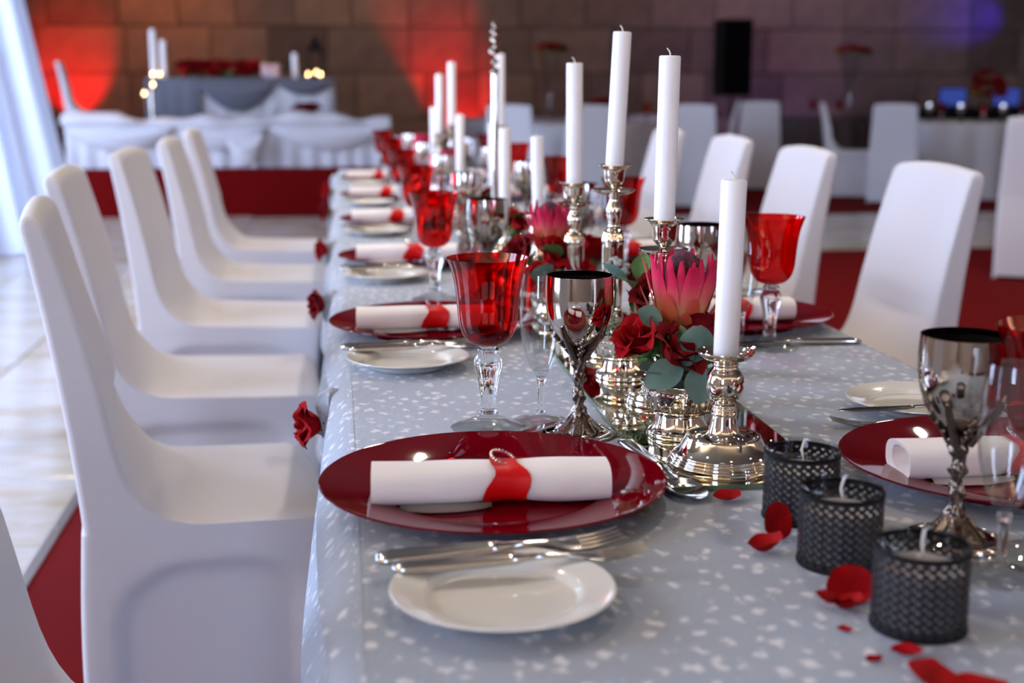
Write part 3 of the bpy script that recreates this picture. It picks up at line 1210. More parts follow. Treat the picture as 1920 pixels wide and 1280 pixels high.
FL_FOOT = to_mesh('foot', lathe_bm(smooth_prof([(0, 0.001), (0.024, 0.001), (0.0320, 0.0), (0.0325, 0.001), (0.018, 0.0035), (0.0075, 0.007), (0.0050, 0.011), (0, 0.0112)], 4), 36), CLEAR_GLASS, True, 60)
FL_STEM = to_mesh('stem', lathe_bm(smooth_prof([(0, 0.0112), (0.0048, 0.0114), (0.0045, 0.013), (0.0042, 0.030), (0.0046, 0.045), (0.0062, 0.0515), (0.0050, 0.0535), (0, 0.0535)], 4), 32), STEM_GLASS, True, 60)
GB_OUT = smooth_prof([(0, 0.0985), (0.008, 0.099), (0.0195, 0.107), (0.0290, 0.119), (0.0355, 0.134), (0.0385, 0.150), (0.0386, 0.165), (0.0378, 0.1825)], 5)
GB_IN = [(max(0, r - 0.0012), z + (0.003 if z < 0.105 else 0.0)) for r, z in GB_OUT[::-1]]
GB_BOWL = to_mesh('bowl', lathe_bm(GB_OUT + GB_IN, 56), GOB_BOWL, True, 60)
DARK_INSIDE = M('painted_reflection', (44, 36, 30), 0.35, 0.9).m  # dark colour stands in for the dark reflections inside the goblet bowls
GB_DARK = to_mesh('dark_inside', lathe_bm([(max(0, r - 0.0004), z + (0.0006 if z < 0.11 else 0)) for r, z in GB_IN[2:]], 48), DARK_INSIDE, True, 60)


def gob_stem():
    def mod(r, z, a):
        if z < 0.024:
            k = max(0, 1 - z / 0.024)
            return r * (1 + 0.16 * math.sin(7 * a) * k + 0.06 * math.sin(14 * a + 1) + 0.04 * math.sin(a * 23 + z * 800))
        return r * (1 + 0.20 * math.sin(3 * a + z * 210) + 0.14 * math.sin(5 * a - z * 300 + 1) + 0.10 * math.sin(2 * a + z * 640))
    prof = [(0, 0.004), (0.026, 0.0042), (0.0240, 0.0075), (0.0195, 0.012), (0.0145, 0.0175), (0.0100, 0.023)]
    for k in range(30):
        z = 0.026 + 0.068 * k / 29
        prof.append((0.0058 + 0.0012 * math.sin(z * 320) + 0.0035 * max(0, (z - 0.070) / 0.024) ** 1.5 + 0.0025 * max(0, (0.036 - z) / 0.012), z))
    prof += [(0.0125, 0.098), (0, 0.0995)]
    bm = lathe_bm(prof, 40, mod)
    for k in range(4):                                     # vine prongs clasping the bowl
        a = PI / 4 + k * PI / 2 + 0.25
        ca, sa = math.cos(a), math.sin(a)
        pts = [(r * ca, r * sa, z) for r, z in ((0.008, 0.088), (0.0145, 0.098), (0.0232, 0.1090), (0.0312, 0.1205), (0.0352, 0.1285))]
        tube_bm(pts, [0.0045, 0.0042, 0.0036, 0.0030, 0.0018], 7, bm)
        for j in range(9):                                 # grapes
            t = j / 8
            zz = 0.094 + 0.020 * t
            ang = a + 0.75 + (j % 3 - 1) * 0.16 * (1.2 - t)
            rad = 0.0105 + 0.0165 * t + 0.001
            sphere_bm((rad * math.cos(ang), rad * math.sin(ang), zz), 0.0026, bm, 6, 5)
    return to_mesh('stem', bm, PEWTER, True, 50)


GB_STEM = gob_stem()
GB_FOOT = to_mesh('foot', lathe_bm(smooth_prof([(0, 0.0), (0.0420, 0.0), (0.0428, 0.0012), (0.0420, 0.0026), (0.0385, 0.0030), (0.0375, 0.0042), (0.0360, 0.0030), (0.030, 0.0030), (0.024, 0.0045), (0, 0.006)], 4), 48, lambda r, z, a: r), GOB_BOWL, True, 60)


def red_glass(x, y, rz, label, group):
    e = empty('water_glass', label, 'glass', (x, y, TH + 0.0008), (0, 0, rz), group)
    put('bowl', RG_BOWL, e)
    put('stem', RG_STEM, e)
    put('foot', RG_FOOT, e)


def flute(x, y, rz, label, group):
    e = empty('champagne_flute', label, 'glass', (x, y, TH + 0.0008), (0, 0, rz), group)
    put('bowl', FL_BOWL, e)
    put('stem', FL_STEM, e)
    put('foot', FL_FOOT, e)


def goblet(x, y, rz, label, group):
    e = empty('silver_goblet', label, 'goblet', (x, y, TH + 0.0008), (0, 0, rz), group)
    put('dark_inside', GB_DARK, put('bowl', GB_BOWL, e))
    put('stem', GB_STEM, e)
    put('foot', GB_FOOT, e)


# place settings, curtain side
LG = {0: (0.025, 0.262, 0.09, 0.283, 0.124, 0.222), 1: (0.026, 0.318, 0.092, 0.322, 0.128, 0.345)}
for k in range(6):
    x, y = CXL[k], CY[k]
    s = '%s setting from near end, curtain side' % ORD[k]
    charger(x, y, TH + 0.0004, 'dark red glossy charger plate, ' + s, 'red charger plates on the long table')
    nx, ny, nr = [(x - 0.006, y - 0.030, -0.045), (x - 0.012, y - 0.018, -0.03), (x - 0.015, y - 0.01, -0.02), (x - 0.02, y, 0.0), (x - 0.02, y, 0.0), (x - 0.02, y, 0)][k]
    napkin(nx, ny, nr, 'rolled white napkin with red satin band, ' + s, 'rolled napkins on the chargers')
    side_plate([0.116, 0.090, 0.090, 0.095, 0.098, 0.10][k], [0.943, 1.825, 2.674, 3.503, 4.37, 5.22][k], 'small white side plate, ' + s, 'white side plates on the long table')
    rx, ry, fx, fy, gx, gy = LG.get(k, (0.026, 0.285, 0.10, 0.30, 0.145, 0.25))
    if k == 5:
        ry = 0.34
    red_glass(x + rx, y + ry, R.random() * 6, 'red bowled water glass on clear stem, ' + s, 'red water glasses on the long table')
    flute(x + fx, y + fy, 0, 'clear champagne flute, ' + s, 'clear champagne flutes on the long table')
    goblet(x + gx, y + gy, -0.25 + R.uniform(-.1, .1), 'silver wine goblet with grapevine stem, ' + s, 'silver goblets on the long table')
    sx, sy = [0.116, 0.090, 0.090, 0.095, 0.098, 0.10][k], [0.943, 1.825, 2.674, 3.503, 4.37, 5.22][k]
    if k < 4:
        cutlery('fork', (sx - 0.082, sy + 0.040, TH + 0.0155), (0, 0.0, 0.05 if k else 0.06), 'silver fork across middle of side plate, ' + s, 'forks on the side plates')
        cutlery('fork', (sx - 0.094, sy + 0.070, TH + 0.0130), (0.15, -0.01, 0.10), 'silver fork across far rim of side plate, ' + s, 'forks on the side plates')
        cutlery('knife', (x - 0.062, y + 0.100, TH + 0.0004), (0, 0, 0.75), 'steel table knife beyond the charger, ' + s, 'knives on the long table')
        cutlery('spoon', (x + 0.160, y + 0.149, TH + 0.0066), (0, 0.030, -1.41), 'silver dessert spoon beside charger and centre mirror, ' + s, 'dessert spoons on the long table')

# place settings, speaker side
CXR = [0.665, 0.640, 0.645, 0.645, 0.645, 0.645]
RGp = {0: (-0.089, -0.225, -0.142, -0.262, -0.141, -0.176), 1: (0.000, -0.203, -0.040, -0.190, -0.095, -0.150)}
for k in range(6):
    x, y = CXR[k], CY[k]
    s = '%s setting from near end, speaker side' % ORD[k]
    charger(x, y, TH + 0.0004, 'dark red glossy charger plate, ' + s, 'red charger plates on the long table')
    napkin(x - 0.01, y - (0.01 if k else 0.012), PI * 0 + (0.04 if k else -0.02), 'rolled white napkin with red satin band, ' + s, 'rolled napkins on the chargers')
    side_plate(x + 0.03, y + 0.276, 'small white side plate, ' + s, 'white side plates on the long table')
    rx, ry, fx, fy, gx, gy = RGp.get(k, (-0.05, -0.19, -0.10, -0.20, -0.13, -0.13))
    red_glass(x + rx, y + ry, R.random() * 6, 'red bowled water glass on clear stem, ' + s, 'red water glasses on the long table')
    flute(x + fx, y + fy, 0, 'clear champagne flute, ' + s, 'clear champagne flutes on the long table')
    goblet(x + gx, y + gy, -0.25 + R.uniform(-.1, .1), 'silver wine goblet with grapevine stem, ' + s, 'silver goblets on the long table')
    if k < 3:
        cutlery('butter_knife', (x + 0.138, y + 0.222, TH + 0.0145), (0, 0, PI + 0.03), 'steel butter knife laid over white side plate, ' + s, 'knives on the long table')
        cutlery('fork', (x + 0.098, y + 0.176, TH + 0.0006), (0, 0, PI - 0.20), 'silver fork with tines past charger edge, ' + s, 'forks beside the chargers')
        cutlery('knife', (x + 0.150, y - 0.190, TH + 0.0006), (0, 0, PI), 'steel table knife on cloth before charger, ' + s, 'knives on the long table')

# ================================================================== centre line
mnames = ['first', 'second', 'third', 'fourth']
for k, (a, b_) in enumerate([(1.205, 2.40), (2.52, 3.62), (3.70, 4.78), (4.86, 5.92)]):
    e = empty('mirror_tile', 'long frameless mirror strip, %s from near end of long table' % ORD[k], 'mirror', (0.395, (a + b_) / 2, TH + 0.0006), (0, 0, 0), 'mirror strips down the long table')
    h = (b_ - a) / 2
    put('glass', to_mesh('glass', box_bm(-0.0895, 0.0895, -h, h, 0.0, 0.0045), MIRROR_EDGE, False), e)
    put('silvering', to_mesh('silvering', box_bm(-0.0880, 0.0880, -h + 0.0015, h - 0.0015, 0.0046, 0.0050), MIRROR, False), e)
MZ = TH + 0.0058

CS1 = to_mesh('base', lathe_bm(smooth_prof([(0, 0), (0.0545, 0), (0.0560, 0.0015), (0.0560, 0.0060), (0.0545, 0.0075), (0.0545, 0.0075), (0.0540, 0.0095), (0.0525, 0.0100), (0.0525, 0.0120), (0.0505, 0.0128), (0.0505, 0.0150), (0.0470, 0.0175), (0.0430, 0.0225), (0.0395, 0.0290), (0.0385, 0.0315), (0.0385, 0.0315), (0.0370, 0.0330), (0.0345, 0.0325), (0.0300, 0.0305), (0.0225, 0.0310), (0.0170, 0.0350), (0.0140, 0.0430), (0.0125, 0.0520), (0.0120, 0.0540)], 4) , 72), SILVER, True, 50)
CS1_STEM = to_mesh('stem', lathe_bm(smooth_prof([(0.0120, 0.0535), (0.0132, 0.0545), (0.0132, 0.0570), (0.0118, 0.0580), (0.0128, 0.0600), (0.0118, 0.0622), (0.0122, 0.0640), (0.0105, 0.0665), (0.0105, 0.0680), (0.0150, 0.0720), (0.0188, 0.0800), (0.0195, 0.0880), (0.0180, 0.0960), (0.0140, 0.1020), (0.0128, 0.1050), (0.0135, 0.1070), (0.0125, 0.1090)], 4), 56), SILVER, True, 50)
CS1_PAN = to_mesh('drip_pan', lathe_bm(smooth_prof([(0.0125, 0.1085), (0.0150, 0.1110), (0.0235, 0.1130), (0.0285, 0.1175), (0.0295, 0.1200), (0.0285, 0.1205), (0.0230, 0.1155), (0.0155, 0.1140), (0.0150, 0.1140), (0, 0.1140)], 4), 56), SILVER, True, 50)


def candlestick_short(x, y, label):
    e = empty('short_candlestick', label, 'candlestick', (x, y, MZ), (0, 0, 0), 'short baluster candlesticks')
    put('base', CS1, e)
    put('stem', CS1_STEM, e)
    put('drip_pan', CS1_PAN, e)
    return e


def tall_meshes(zc, zd):
    k = zd / 0.20
    base = to_mesh('base', lathe_bm(smooth_prof([(0, 0), (0.041, 0), (0.0430, 0.002), (0.0430, 0.006), (0.0410, 0.0085), (0.0400, 0.0130), (0.0380, 0.0155), (0.0350, 0.0150), (0.030, 0.0125), (0.024, 0.0140), (0.018, 0.0220), (0.0145, 0.034 * k), (0.0155, 0.045 * k), (0.0150, 0.055 * k)], 4), 56), SILVER, True, 50)
    col = to_mesh('column', lathe_bm(smooth_prof([(0.0150, 0.055 * k), (0.0130, 0.060 * k), (0.0140, 0.075 * k), (0.0158, 0.110 * k), (0.0160, 0.138 * k), (0.0160, 0.138 * k), (0.0170, 0.141 * k), (0.0170, 0.144 * k), (0.0160, 0.147 * k), (0.0140, 0.153 * k), (0.0090, 0.158 * k), (0.0075, 0.162 * k), (0.0100, 0.172 * k), (0.0105, 0.180 * k), (0.0080, 0.187 * k), (0.0062, 0.192 * k), (0.0075, zd - 0.003), (0.0075, zd)], 4), 48), SILVER, True, 50)
    pan = to_mesh('drip_pan', lathe_bm(smooth_prof([(0.0070, zd - 0.002), (0.0200, zd - 0.001), (0.0280, zd + 0.0025), (0.0300, zd + 0.0050), (0.0292, zd + 0.0056), (0.0200, zd + 0.0018), (0.0060, zd + 0.001)], 4), 48), SILVER, True, 50)
    cup = to_mesh('candle_cup', lathe_bm(smooth_prof([(0.0055, zd + 0.0005), (0.0045, zd + 0.004), (0.0060, zd + 0.008), (0.0110, zd + 0.0125), (0.0138, zd + 0.0180), (0.0148, zc - 0.012), (0.0170, zc - 0.004), (0.0235, zc), (0.0240, zc + 0.001), (0.0165, zc - 0.0022), (0.0140, zc - 0.006), (0.0135, zc - 0.008), (0, zc - 0.008)], 4), 48), SILVER, True, 50)
    return base, col, pan, cup


def candlestick_tall(x, y, zc, zd, label):
    e = empty('tall_candlestick', label, 'candlestick', (x, y, MZ), (0, 0, 0), 'tall silver candlesticks')
    for n, me in zip(('base', 'column', 'drip_pan', 'candle_cup'), tall_meshes(zc, zd)):
        put(n, me, e)
    return e


def candle(x, y, z0, z1, label, tilt=(0, 0), r=0.0128, wick_bend=0.004):
    h = z1 - z0
    e = empty('taper_candle', label, 'candle', (x, y, z0), (tilt[1], tilt[0], 0), 'white candles in the candlesticks')
    put('wax', to_mesh('wax', lathe_bm([(0, 0), (r, 0), (r, h - 0.0015), (r - 0.0008, h - 0.0003), (r - 0.0025, h), (r * 0.4, h - 0.0008), (0, h - 0.001)], 36), WAX, True, 50), e)
    put('wick', to_mesh('wick', tube_bm([(0, 0, h - 0.002), (0, 0, h + 0.003), (-wick_bend * 0.4, 0, h + 0.006), (-wick_bend, 0, h + 0.0085)], 0.0009, 6), WICK), e)
    return e


def bowl_bits():
    def mod(r, z, a):
        if 0.028 < z < 0.050:
            return r * (1 + 0.035 * abs(math.sin(a * 10)) ** 0.5 * math.sin(PI * (z - 0.028) / 0.022))
        return r
    b = to_mesh('bowl', lathe_bm(smooth_prof([(0.012, 0.0265), (0.030, 0.0275), (0.0375, 0.0315), (0.0400, 0.038), (0.0412, 0.045), (0.0425, 0.050), (0.0425, 0.050), (0.0425, 0.055), (0.0440, 0.0580), (0.0455, 0.0615), (0.0450, 0.0625), (0.0425, 0.0590), (0.0405, 0.052), (0.037, 0.036), (0.02, 0.0300), (0, 0.0295)], 4), 80, mod), SILVER, True, 50)
    f = to_mesh('foot', lathe_bm(smooth_prof([(0, 0), (0.0345, 0), (0.0362, 0.0012), (0.0362, 0.0045), (0.0350, 0.0062), (0.0330, 0.0075), (0.0300, 0.0120), (0.0275, 0.0195), (0.0265, 0.0255), (0.0290, 0.0270), (0, 0.0272)], 4), 64), SILVER, True, 50)
    bm = bmesh.new()
    for k in range(44):
        a = 2 * PI * k / 44
        sphere_bm((0.0428 * math.cos(a), 0.0428 * math.sin(a), 0.0525), 0.0014, bm, 6, 4)
    beads = to_mesh('beading', bm, SILVER, True, 60)
    bm = bmesh.new()                                       # raised arches round the bowl
    for k in range(16):
        a0 = 2 * PI * k / 16
        pts = []
        for j in range(9):
            t = j / 8
            aa = a0 + 0.15 * math.cos(PI * (1 - t))
            zz = 0.034 + 0.0125 * math.sin(PI * t) ** 0.6
            rad = 0.0398 + (zz - 0.034) * 0.20
            pts.append((rad * math.cos(aa), rad * math.sin(aa), zz))
        tube_bm(pts, 0.0010, 5, bm)
    arches = to_mesh('arch_relief', bm, SILVER, True, 60)
    return b, f, beads, arches


BOWL = bowl_bits()


def flower_bowl(x, y, label):
    e = empty('flower_bowl', label, 'bowl', (x, y, MZ), (0, 0, 0), 'silver footed flower bowls')
    for n, me in zip(('bowl', 'foot', 'beading', 'arch_relief'), BOWL):
        put(n, me, e)
    put('floral_foam', to_mesh('floral_foam', lathe_bm(smooth_prof([(0, 0.031), (0.034, 0.034), (0.038, 0.050), (0.025, 0.056), (0, 0.058)], 4), 24), FOAM), e)
    return e


# --- first group: short stick, protea bowl, tall sticks, rose bowl, protea bowl
candlestick_short(0.385, 1.272, 'short round-based silver candlestick at near end of first mirror')
candle(0.385, 1.272, MZ + 0.1145, TH + 0.299, 'white candle in the short candlestick at near end of first mirror', (0.016, 0))
flower_bowl(0.373, 1.400, 'silver footed bowl with raised arches, beside the short round-based candlestick')
protea((0.378, 1.428, MZ + 0.112), (0.02, 0.02, 0.3), 'pink protea bloom beside the candle at near end of long table', 1.13, 3)
for (p, r_, kd, sc, lb) in [
    ((0.330, 1.392, MZ + 0.098), (0.30, -0.65, 0.2), 'a', 1.05, 'red rose at the curtain side of the near protea bowl'),
    ((0.348, 1.368, MZ + 0.092), (0.80, -0.12, 0.9), 'b', 1.06, 'dark red rose at the front of the near protea bowl'),
    ((0.392, 1.388, MZ + 0.092), (0.55, 0.70, 2.0), 'b', 1.10, 'dark red rose behind the near candle, low in protea bowl'),
    ((0.410, 1.432, MZ + 0.094), (-0.2, 0.8, 1.0), 'a', 1.0, 'red rose on the speaker side of the near protea bowl'),
    ((0.352, 1.432, MZ + 0.094), (-0.55, -0.4, 0.4), 'a', 1.0, 'red rose behind the near protea, facing the second bowl')]:
    rose(p, r_, lb, 'red roses in the near protea bowl', kd, sc)
sprig((0.350, 1.366, MZ + 0.080), [(PI + 0.20, -0.30, (0.010, -0.018, 0.008), 0, 0.98, -0.85), (PI * 1.05, -0.1, (-0.006, -0.004, 0.004), 1, 0.8, -0.3)], 'broad grey-green eucalyptus leaves low at front of near protea bowl')
sprig((0.380, 1.360, MZ + 0.085), [(-1.6, 1.25, (-0.004, -0.010, 0.002), 1, 1.3, 0.2), (-1.5, -1.2, (-0.004, -0.014, 0.004), 0, 0.9, 0.2), (-0.4, -0.6, (0.006, -0.010, -0.002), 1, 0.95, 0.7)], 'folded eucalyptus leaves beside the near short candlestick')
sprig((0.340, 1.388, MZ + 0.112), [(PI * 0.95, 0.35, (0.004, -0.010, 0.020), 1, 0.8, -0.9), (PI * 1.75, -0.2, (0.004, -0.018, 0.014), 2, 0.9, 0.8), (PI * 1.6, -0.5, (0.012, -0.018, 0.006), 0, 0.95, 0.5)], 'small eucalyptus leaves above the roses of near protea bowl')
candlestick_tall(0.388, 1.553, 0.226, 0.185, 'tall silver candlestick behind the near protea')
candle(0.388, 1.553, MZ + 0.219, TH + 0.425, 'white candle in the tall candlestick behind the near protea', (0.014, 0))
flower_bowl(0.372, 1.700, 'silver footed bowl of dark roses, behind the near tall candlestick')
for (p, r_, kd, sc, lb) in [
    ((0.392, 1.680, MZ + 0.090), (0.75, 0.35, 0.2), 'b', 1.25, 'large dark red rose at front of the second bowl'),
    ((0.425, 1.700, MZ + 0.080), (0.2, 0.8, 0.2), 'a', 1.1, 'red rose on the speaker side of the second bowl'),
    ((0.352, 1.735, MZ + 0.095), (-0.2, -0.4, 0.6), 'a', 1.1, 'red rose at back of the second bowl, curtain side'),
    ((0.408, 1.745, MZ + 0.105), (-0.3, 0.3, 0.6), 'b', 1.15, 'dark red rose topmost in the second bowl')]:
    rose(p, r_, lb, 'red roses in the second bowl', kd, sc)
moss((0.352, 1.672, MZ + 0.066), 'pale wiry moss spilling over the curtain-side rim of second bowl')
brunia((0.364, 1.720, MZ + 0.140), 'grey brunia berry cluster beside the tallest near candlestick', 26, 0.021)
brunia((0.412, 1.662, MZ + 0.095), 'grey brunia berry cluster behind the near protea', 20, 0.016)
sprig((0.384, 1.690, MZ + 0.125), [(PI * 1.0, 0.5, (-0.012, -0.004, 0.006), 1, 1.1, 0.3), (PI * 0.3, 1.0, (0.004, -0.002, 0.008), 2, 1.1, 0.2), (0.2, 0.6, (0.020, -0.004, 0.004), 1, 1.0, -0.3), (PI * 1.3, 0.4, (-0.004, -0.014, 0.004), 2, 1.1, -0.3)], 'green and grey leaves above the dark rose of second bowl')
candlestick_tall(0.388, 1.850, 0.273, 0.234, 'tallest near silver candlestick, behind the second bowl')
candle(0.388, 1.850, MZ + 0.266, TH + 0.464, 'white leaning candle in the tallest near silver candlestick', (0.046, 0))
candlestick_tall(0.372, 2.080, 0.232, 0.195, 'tall silver candlestick in front of the second protea')
candle(0.372, 2.080, MZ + 0.225, TH + 0.425, 'white candle in the tall candlestick before the second protea', (-0.008, 0))
flower_bowl(0.355, 2.170, 'silver footed bowl holding the second protea and its roses')
protea((0.350, 2.185, MZ + 0.112), (0.0, -0.05, 1.0), 'pink protea bloom behind the third candlestick', 1.02, 8)
for (p, r_, kd, sc, lb) in [
    ((0.305, 2.150, MZ + 0.100), (0.2, -0.7, 0.2), 'b', 1.1, 'dark red rose on the curtain side of second protea bowl'),
    ((0.335, 2.110, MZ + 0.095), (0.6, -0.35, 1.2), 'a', 1.25, 'big red rose at front of the second protea bowl'),
    ((0.320, 2.095, MZ + 0.070), (0.9, -0.6, 0.2), 'a', 0.95, 'small red rose lowest at front of second protea bowl'),
    ((0.365, 2.100, MZ + 0.074), (0.8, 0.1, 0.8), 'a', 1.25, 'broad red rose low at the third candlestick'),
    ((0.400, 2.160, MZ + 0.100), (0.2, 0.6, 0.8), 'a', 1.1, 'red rose on the speaker side of second protea bowl'),
    ((0.420, 2.200, MZ + 0.090), (-0.2, 0.8, 0.8), 'b', 1.1, 'dark red rose behind the third candlestick, speaker side')]:
    rose(p, r_, lb, 'red roses in the second protea bowl', kd, sc)
sprig((0.345, 2.090, MZ + 0.105), [(PI * 1.2, 0.5, (0.006, -0.014, 0.012), 2, 1.35, 0.3), (PI * 1.45, 0.6, (-0.024, -0.024, -0.028), 1, 1.2, 0.4)], 'green leaf and grey leaf in front of the second protea')

# --- farther groups
TALLS = [(0.462, 3.80, 0.27, 0.235, 0.478, 'tall silver candlestick behind the crystal stand'),
         (0.364, 4.28, 0.26, 0.22, 0.462, 'tall silver candlestick, taller of the distant pair'),
         (0.331, 4.36, 0.23, 0.19, 0.425, 'tall silver candlestick, lower of the distant pair')]
for (x, y, zc, zd, top, lb) in TALLS:
    candlestick_tall(x, y, zc, zd, lb)
    candle(x, y, MZ + zc - 0.007, TH + top, 'white candle in the ' + lb[5:], (0, 0))
for (x, y, top, lb) in [(0.408, 2.70, 0.288, 'short silver candlestick beyond the second protea'), (0.369, 2.95, 0.297, 'short silver candlestick in front of the crystal stand'),
                        (0.420, 3.62, 0.290, 'short silver candlestick beside the crystal stand, farther back'), (0.358, 3.93, 0.305, 'short silver candlestick before the distant protea'), (0.318, 4.45, 0.318, 'short silver candlestick farthest along the table')]:
    candlestick_short(x, y, lb)
    candle(x, y, MZ + 0.1145, TH + top, 'white candle in the ' + lb, (-0.02 if y < 2.8 else 0, 0), 0.0128)
for (x, y, lb) in [(0.40, 2.83, 'third'), (0.36, 3.42, 'fourth'), (0.345, 4.10, 'fifth'), (0.31, 4.95, 'sixth')]:
    flower_bowl(x, y, 'silver footed bowl, %s along the mirrors from near end' % lb)
    for j in range(4):
        a = 0.6 + j * PI / 2
        rose((x + 0.035 * math.cos(a), y + 0.035 * math.sin(a), MZ + 0.078), (-0.7 * math.sin(a), 0.7 * math.cos(a), j), '%s red rose round the %s bowl from near end' % (ORD[j], lb), 'red roses in the %s bowl' % lb, 'ab'[j % 2], 1.1, False)
    sprig((x, y - 0.02, MZ + 0.095), [(PI * 1.2, 0.3, (-0.01, -0.02, 0.01), 2, 1.3, 0.2), (-0.4, 0.4, (0.012, -0.02, 0.01), 0, 1.2, 0.2)], 'green leaves in the %s bowl from near end' % lb)
protea((0.345, 4.10, MZ + 0.115), (0, 0, 0), 'pink protea bloom behind the farther short candlestick', 1.0, 21)
protea((0.31, 4.95, MZ + 0.125), (0, 0, 0), 'pink protea bloom farthest along the table', 1.05, 22)
# crystal stand
e = empty('crystal_stand', 'tall slender crystal stand with faceted finial', 'stand', (0.377, 3.20, MZ))
put('base', to_mesh('base', lathe_bm(smooth_prof([(0, 0), (0.05, 0), (0.052, 0.004), (0.04, 0.012), (0.018, 0.022), (0.0095, 0.04), (0.0095, 0.05)], 4), 40), SILVER), e)
put('pole', to_mesh('pole', lathe_bm([(0, 0.045), (0.0085, 0.045), (0.0085, 0.41), (0, 0.41)], 24), SILVER, True, 50), e)
for zc, rc in ((0.418, 0.011), (0.440, 0.009), (0.466, 0.015), (0.494, 0.012), (0.512, 0.011), (0.528, 0.008)):
    put('crystal', to_mesh('crystal', lathe_bm([(0, -rc * 0.9), (rc * 0.75, -rc * 0.5), (rc, 0), (rc * 0.75, rc * 0.5), (0, rc * 0.9)], 10), SILVER, False), e, (0, 0, zc))

# ================================================================== votives and petals
VH = 0.066
CUP_ME = to_mesh('glass_cup', lathe_bm([(0, 0.001), (0.031, 0.001), (0.0330, 0.003), (0.0330, VH - 0.002), (0.0336, VH), (0.0330, VH + 0.0012), (0.0318, VH + 0.0008), (0.0312, VH - 0.002), (0.0312, 0.006), (0, 0.006)], 56), SMOKE_GLASS, True, 50)
SLEEVE_ME = to_mesh('pierced_sleeve', lathe_bm([(0.0344, 0.0), (0.0346, VH * 0.5), (0.0344, VH - 0.004)], 72), PIERCED)
FOOT_ME = to_mesh('base_ring', lathe_bm([(0, 0), (0.0345, 0), (0.0352, 0.001), (0.0352, 0.003), (0.0343, 0.0042), (0.0335, 0.003), (0.0335, 0.0009), (0, 0.0009)], 56), BLACK, True, 50)
RIMV_ME = to_mesh('rim_band', lathe_bm([(0.0338, VH - 0.006), (0.0349, VH - 0.006), (0.0349, VH - 0.003), (0.0338, VH - 0.003), (0.0338, VH - 0.006)], 56), BLACK, True, 50)
VW = to_mesh('wax', lathe_bm([(0, 0.0065), (0.0305, 0.0065), (0.0305, 0.046), (0.028, 0.0448), (0, 0.044)], 40), WAX, True, 50)
VWK = to_mesh('wick', tube_bm([(0, 0, 0.037), (0.001, 0, 0.055), (-0.001, 0, 0.064), (0.002, 0, 0.074)], 0.0011, 6), WICK)
for k, (x, y, rz, lb) in enumerate([(0.4135, 1.118, 0.0, 'nearest the silver candlestick'), (0.405, 1.000, 0.3, 'in the middle of the three'), (0.4140, 0.866, 0.7, 'nearest the table end')]):
    e = empty('votive_holder', 'dark pierced-metal votive holder, ' + lb, 'candle holder', (x, y, TH + 0.0006), (0, 0, rz), 'dark votive holders')
    put('glass_cup', CUP_ME, e)
    put('pierced_sleeve', SLEEVE_ME, e)
    put('base_ring', FOOT_ME, e)
    put('rim_band', RIMV_ME, e)
    e = empty('votive_candle', 'white votive candle inside the dark holder ' + lb, 'candle', (x, y, TH + 0.0008), (0, 0, rz), 'candles in the votive holders')
    put('wax', VW, e)
    put('wick', VWK, e)


def loose(L, w, c):
    def f(u, v):
        uu = u * 2 - 1
        ww = w * math.sin(PI * (0.10 + 0.80 * v)) ** 0.6
        return (L * (v - 0.5), ww * uu, 0.0012 + c * (v - 0.4) ** 2 * 4 + c * 0.9 * uu * uu * math.sin(PI * v) + 0.0015 * math.sin(6 * u + 5 * v))
    bm = grid_bm(f, 8, 8)
    return to_mesh('rose_petal', bm, ROSE, True, 80)


LP = [loose(0.034, 0.015, 0.006), loose(0.026, 0.012, 0.009), loose(0.038, 0.017, 0.004), loose(0.012, 0.004, 0.001)]
for (x, y, z, rot, mi, sc, lb) in [
    (0.360, 1.172, 0.002, (0.1, 0, 0.3), 0, 0.75, 'narrow curled red rose petal between charger and silver candlestick'),
    (0.374, 1.072, 0.012, (0.9, -0.5, 0.9), 2, 0.9, 'red rose petal standing against the middle votive'),
    (0.352, 1.032, 0.001, (0, 0, 0.2), 1, 1.05, 'cupped red rose petal lying before the middle votive'),
    (0.384, 0.925, 0.008, (0.7, -0.2, 0.4), 2, 1.0, 'large red rose petal leaning between middle and end votive'),
    (0.368, 0.915, 0.001, (0.0, 0.2, 1.1), 0, 0.9, 'dark red rose petal at foot of the end votive'),
    (0.374, 0.902, 0.001, (0.0, 0.0, 0.1), 1, 0.8, 'red rose petal under the leaning petals by end votive'),
    (0.357, 0.864, 0.0005, (0, 0, -0.5), 3, 0.9, 'tiny torn red petal piece beside the end votive'),
    (0.358, 0.812, 0.0005, (0, 0, 0.3), 3, 1.0, 'small torn red petal piece near the table end'),
    (0.384, 0.818, 0.001, (0, 0, -0.5), 0, 0.62, 'narrow red petal above the large petal at table end'),
    (0.382, 0.770, 0.003, (0.2, 0.1, 1.3), 2, 1.15, 'large red rose petal closest to the table end'),
    (0.405, 0.752, 0.002, (0.1, 0.1, 0.2), 2, 1.0, 'red rose petal overlapping at the cut-off table end')]:
    tag(put('rose_petal', LP[mi], None, (x, y, TH + 0.0004 + z), rot, sc), lb, 'petal', 'loose rose petals on the cloth')

# roses pinned to the cloth edge
for k, (y, z) in enumerate([(1.72, -0.052), (2.575, -0.030), (3.43, -0.028), (4.285, -0.010), (5.14, -0.010)]):
    rose((-0.030, y, TH + z), (-0.15, -1.5, 0.4), 'red rose pinned to the cloth edge, %s from near end, curtain side' % ORD[k], 'roses pinned along the cloth edge', 'ab'[k % 2] if k else 'a', 0.98, k < 2)

